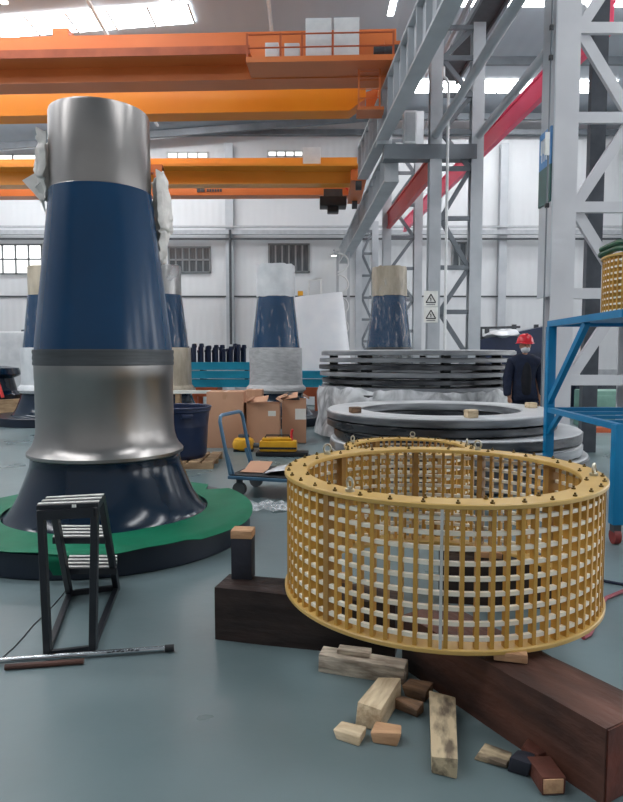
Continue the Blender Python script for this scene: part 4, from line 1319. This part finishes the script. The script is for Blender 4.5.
# facing -y (to the camera)
V = [(0, 0, .95, (.15, .11)), (0, 0, 1.10, (.14, .10)), (0, -.01, 1.28, (.16, .115)), (0, 0, 1.42, (.12, .09)), (0, -.01, 1.50, .055), (0, -.03, 1.56, .055),
     (.17, 0, 1.40, .07), (.23, .0, 1.14, .05), (.245, -.05, .90, .04), (.245, -.07, .82, .036),
     (-.17, 0, 1.40, .07), (-.23, 0, 1.14, .05), (-.245, -.05, .90, .04), (-.245, -.07, .82, .036),
     (.09, 0, .86, .095), (.10, -.01, .48, .065), (.11, .03, .10, .045), (.115, -.06, .045, .04), (.118, -.16, .035, .035),
     (-.09, 0, .86, .095), (-.10, -.01, .48, .065), (-.11, .03, .10, .045), (-.115, -.06, .045, .04), (-.118, -.16, .035, .035)]
E = [(0, 1), (1, 2), (2, 3), (3, 4), (4, 5), (3, 6), (6, 7), (7, 8), (8, 9), (3, 10), (10, 11), (11, 12), (12, 13), (0, 14), (14, 15), (15, 16), (16, 17), (17, 18), (0, 19), (19, 20), (20, 21), (21, 22), (22, 23)]
body = skin(V, E)
# head
hd = bmesh.new()
bmesh.ops.create_uvsphere(hd, u_segments=24, v_segments=18, radius=1.0)
for v in hd.verts:
    x, y, z = v.co
    jaw = 1.0 - .28 * max(0, -z) ** 1.2
    nx = .077 * x * jaw
    ny = .098 * y * (1.0 - .12 * max(0, -z))
    nz = .118 * z
    if y < -.5:
        ny -= .020 * math.exp(-((x / .16) ** 2)) * math.exp(-(((z + .12) / .22) ** 2))     # nose
        ny += .008 * math.exp(-(((abs(x) - .36) / .18) ** 2)) * math.exp(-(((z - .08) / .16) ** 2))  # eye sockets
        ny -= .006 * math.exp(-((x / .35) ** 2)) * math.exp(-(((z + .5) / .1) ** 2))      # lips
    if abs(x) > .93 and abs(z) < .3:
        nx *= 1.16                                                                       # ears
    v.co = Vector((nx, ny - .03, nz + 1.655))
merge(body, hd)
for s_ in (1, -1):
    bx_, by_, bz_ = s_ * .245, -.07, .82
    pv = [(bx_, by_, bz_ + .03, (.032, .02)), (bx_, by_ - .01, bz_ - .03, (.038, .018)), (bx_, by_ - .015, bz_ - .075, (.036, .016))]
    merge(body, skin(pv, [(0, 1), (1, 2)], 0, 1))
    for (dy, L_, r_) in ((-.030, .066, .0085), (-.010, .076, .009), (.010, .072, .0085), (.028, .056, .0075)):
        y0 = by_ - .015 + dy
        fv = [(bx_, y0, bz_ - .06, r_), (bx_ - s_ * .004, y0, bz_ - .06 - L_ * .5, r_), (bx_ - s_ * .016, y0, bz_ - .06 - L_ * .85, r_ * .9), (bx_ - s_ * .028, y0, bz_ - .06 - L_ * 1.05, r_ * .75)]
        merge(body, skin(fv, [(0, 1), (1, 2), (2, 3)], 0, 1))
    tv = [(bx_, by_ - .03, bz_ - .0, .012), (bx_ - s_ * .01, by_ - .06, bz_ - .03, .0105), (bx_ - s_ * .018, by_ - .07, bz_ - .065, .009)]
    merge(body, skin(tv, [(0, 1), (1, 2)], 0, 1))
obj('body', body, 'skin', W, sharp=180)
jk = skin([(0, 0, .80, (.19, .14)), (0, 0, .95, (.185, .14)), (0, 0, 1.12, (.18, .13)), (0, -.01, 1.28, (.19, .14)), (0, 0, 1.42, (.15, .11)), (0, -.02, 1.555, (.082, .082)),
           (.18, 0, 1.40, .092), (.24, .0, 1.14, .075), (.252, -.05, .90, .06), (.253, -.06, .85, .054),
           (-.18, 0, 1.40, .092), (-.24, 0, 1.14, .075), (-.252, -.05, .90, .06), (-.253, -.06, .85, .054)],
          [(0, 1), (1, 2), (2, 3), (3, 4), (4, 5), (4, 6), (6, 7), (7, 8), (8, 9), (4, 10), (10, 11), (11, 12), (12, 13)], 1)
jk.transform(Matrix.Diagonal((1.1, 1.1, 1, 1)))
obj('jacket', jk, 'cloth_navy', W, sharp=180, label='dark navy jacket')
vf = skin([(0, -.085, .84, (.10, .09)), (0, -.09, 1.1, (.10, .085)), (0, -.095, 1.3, (.095, .09)), (0, -.06, 1.44, (.06, .07))], [(0, 1), (1, 2), (2, 3)], 0)
obj('apron', vf, 'cloth_black', W, sharp=180, label='black front of the overalls')
tr_ = skin([(0, 0, .92, (.155, .12)), (.09, 0, .82, .11), (.10, -.01, .48, .085), (.11, .03, .09, .07), (-.09, 0, .82, .11), (-.10, -.01, .48, .085), (-.11, .03, .09, .07)], [(0, 1), (1, 2), (2, 3), (0, 4), (4, 5), (5, 6)], 0)
obj('trousers', tr_, 'cloth_navy', W, sharp=180)
for s_ in (1, -1):
    sh = skin([(s_ * .11, .06, .055, .05), (s_ * .115, -.05, .05, .052), (s_ * .118, -.17, .042, .042)], [(0, 1), (1, 2)], 0)
    obj('shoe', sh, 'black', W, sharp=180)
hh = MB()
hh.lathe([(0, 1.855), (.04, 1.852), (.085, 1.832), (.115, 1.79), (.128, 1.74), (.13, 1.712), (.15, 1.702), (.15, 1.696), (.125, 1.70), (.118, 1.74), (.10, 1.79), (0, 1.84)], 36, c=(0, -.02, 0))
hh.bx(-.012, .012, -.12, .10, 1.83, 1.858, bevel=.004)
hh.hexa([Vector(q) for q in ((-.09, -.14, 1.695), (.09, -.14, 1.695), (.06, -.205, 1.685), (-.06, -.205, 1.685), (-.09, -.14, 1.705), (.09, -.14, 1.705), (.06, -.205, 1.693), (-.06, -.205, 1.693))])
obj('hard_hat', hh, 'helmet', W)
mk = bmesh.new()
bmesh.ops.create_uvsphere(mk, u_segments=20, v_segments=12, radius=1.0)
bmesh.ops.delete(mk, geom=[v for v in mk.verts if v.co.y > .1], context='VERTS')
for v in mk.verts:
    v.co = Vector((v.co.x * .072, v.co.y * .108 - .035, v.co.z * .062 + 1.605))
obj('face_mask', mk, 'mask', W, sharp=60)
for s_ in (1, -1):
    e = MB().lathe([(0, -.009), (.008, -.004), (.009, 0), (.008, .004), (0, .009)], 12, c=(s_ * .028, -.115, 1.668))
    obj('eye', e, 'eye', W)
hr = bmesh.new()
bmesh.ops.create_uvsphere(hr, u_segments=20, v_segments=14, radius=1.0)
bmesh.ops.delete(hr, geom=[v for v in hr.verts if v.co.z < -.45 or (v.co.y < -.15 and v.co.z < .45)], context='VERTS')
for v in hr.verts:
    v.co = Vector((v.co.x * .084, v.co.y * .105 - .026, v.co.z * .118 + 1.662))
obj('hair', hr, 'black', W, sharp=60)

# ================================================================== FAR MACHINES AND CLUTTER
t = thing('machine_bed', 'long dark navy machine bed with sloping cover behind the worker', 'machine', (4.9, 16.5, 0))
zl, zr = At(480, 340, 16.5).z, At(545, 325, 16.5).z
xl, xr = At(479, 340, 16.5).x, At(560, 340, 16.5).x
obj('sloping_cover', MB().prism([Vector(q) for q in ((xl, 16.5, zl - .35), (xr, 16.5, zl - .35), (xr, 16.5, zr + .05), (xl, 16.5, zl))], (0, .8, 0)), 'bin', t, True)
obj('bed', MB().bx(xl, xr, 16.55, 17.25, 0, zl - .35), 'bin', t, True)
for px in (480, 487, 514, 536):
    p = At(px, 330, 16.9)
    obj('stanchion', MB().bx(p.x - .05, p.x + .05, 16.85, 16.95, zl - .2, zl + (.32 if px < 500 else .42)), 'darktrim', t, True)
p0, p1 = At(480, 328, 16.9), At(520, 327, 16.9)
obj('guard_rail', MB().bar(p0, p1, .05, .06), 'darktrim', t, True)
p = At(501, 328, 17.0)
def wc(r, z, a):
    return r * (1 + .3 * noise.noise(Vector((math.cos(a) * 2, math.sin(a) * 2, z * 4)))), z + .12 * noise.noise(Vector((math.cos(a) * r * 4, math.sin(a) * r * 4, 3)))
t = thing('film_heap', 'pale film heap lying on the navy machine bed', 'film', (p.x, 16.9, zl + .1))
obj('film', MB().lathe([(0, .16), (.2, .17), (.42, .1), (.55, .02), (.45, -.06), (0, -.08)], 24, wob=wc), 'film_white', t, sharp=80)
# machines behind the rack
def machine(label, px0, px1, py0, Y, d, m, extra=None):
    a, c = At(px0, py0, Y), At(px1, py0, Y)
    t = thing('machine_cabinet', label, 'machine', ((a.x + c.x) / 2, Y + d / 2, 0))
    w = c.x - a.x
    obj('cabinet', MB().box((0, 0, a.z / 2), (w, d, a.z), bevel=.03), m, t)
    obj('door', MB().box((0, -d / 2 - .012, a.z * .5), (w * .8, .02, a.z * .75), bevel=.006), m, t)
    obj('control_panel', MB().box((w * .2, -d / 2 - .03, a.z * .8), (w * .25, .03, a.z * .14), bevel=.006), 'black', t)
    return t
machine('low sea green machine cabinet seen through the blue rack', 590, 660, 391, 13.0, .8, 'teal_mach')
machine('navy machine cabinet behind the sea green one', 576, 668, 381, 15.0, .8, 'navy_edge')
machine('pale machine cabinet by the end wall beyond the blue rack', 575, 596, 366, 20.0, .8, 'cab')
t = thing('orange_panel', 'orange panel on a dark stand far behind the blue rack', 'panel', (At(587, 351, 19).x, 18.9, 0))
obj('stand', MB().bx(-.05, .05, 0, .1, 0, 1.4), 'darktrim', t)
obj('panel', MB().bx(-.22, .22, -.02, .05, 1.4, 1.9), 'yellow', t)  # plain coloured front, gives no light
g = G(600, 432, 0)
one('floor_plank', MB().bx(-.6, 1.2, -.12, .12, 0, .1), 'rust_or', 'reddish plank on the floor behind the blue rack', 'plank', (g.x + .3, g.y, 0))
# left edge clutter: crate with navy parts
c = At(8, 400, 15.6)
t = thing('wooden_crate', 'low wooden crate under navy parts beyond the near shaft', 'crate', (c.x + .1, 15.6, 0))
for y in (-.5, 0, .5):
    obj('bearer', MB().bx(-1.2, .5, y - .06, y + .06, 0, .12), 'pallet', t)
obj('crate_box', MB().bx(-1.2, .5, -.55, .55, .12, .45), 'pallet', t)
for x in (-1.1, -.35, .4):
    obj('cleat', MB().bx(x - .05, x + .05, -.575, -.55, .12, .45), 'pallet', t)
t = thing('gear_housing', 'navy machine part with red straps on the wooden crate', 'machine part', (c.x + .1, 15.6, .452))
obj('housing', MB().lathe([(0, 0), (.55, 0), (.58, .1), (.45, .2), (.38, .5), (.5, .55), (.56, .6), (.5, .75), (.2, .8), (0, .8)], 40, c=(-.35, 0, 0)), 'navy_dark', t)
for dx in (-.62, -.1):
    obj('red_strap', MB().bar((dx - .12, -.5, 0.05), (dx, -.46, .42), .07, .03, up=(0, 1, 0)), 'red', t)
    obj('red_strap', MB().bar((dx + .12, -.5, 0.05), (dx, -.46, .42), .07, .03, up=(0, 1, 0)), 'red', t)
t = thing('wrapped_load', 'long white wrapped load behind the navy part', 'load', (c.x - .5, 18.0, 0))
obj('wrapping', MB().box((0, 0, 1.1), (2.6, 1.0, 2.15), bevel=.12), 'film_white', t)
obj('top_rail', MB().bar((-.2, 0, 2.2), (1.0, 0, 2.24), .08, .08), 'darktrim', t)

# ================================================================== LIGHT
w = bpy.data.worlds.new('World'); S.world = w
w.use_nodes = True
bg = w.node_tree.nodes['Background']
bg.inputs['Color'].default_value = (0.92, 0.96, 1.0, 1)
bg.inputs['Strength'].default_value = 0.4

cam = bpy.data.cameras.new('Camera')
cam.sensor_fit = 'HORIZONTAL'
cam.sensor_width = 36.0
cam.lens = 36.0 * F / 623.0
cam.clip_start = 0.05
co = bpy.data.objects.new('Camera', cam)
COL.objects.link(co)
co.location = (0, 0, CAMH)
co.rotation_euler = (PI / 2 - PITCH, 0, 0)
S.camera = co

S.view_settings.view_transform = 'Standard'
S.view_settings.look = 'None'
S.view_settings.gamma = 1.0
S.view_settings.exposure = 0.0
S.view_settings.use_curve_mapping = False
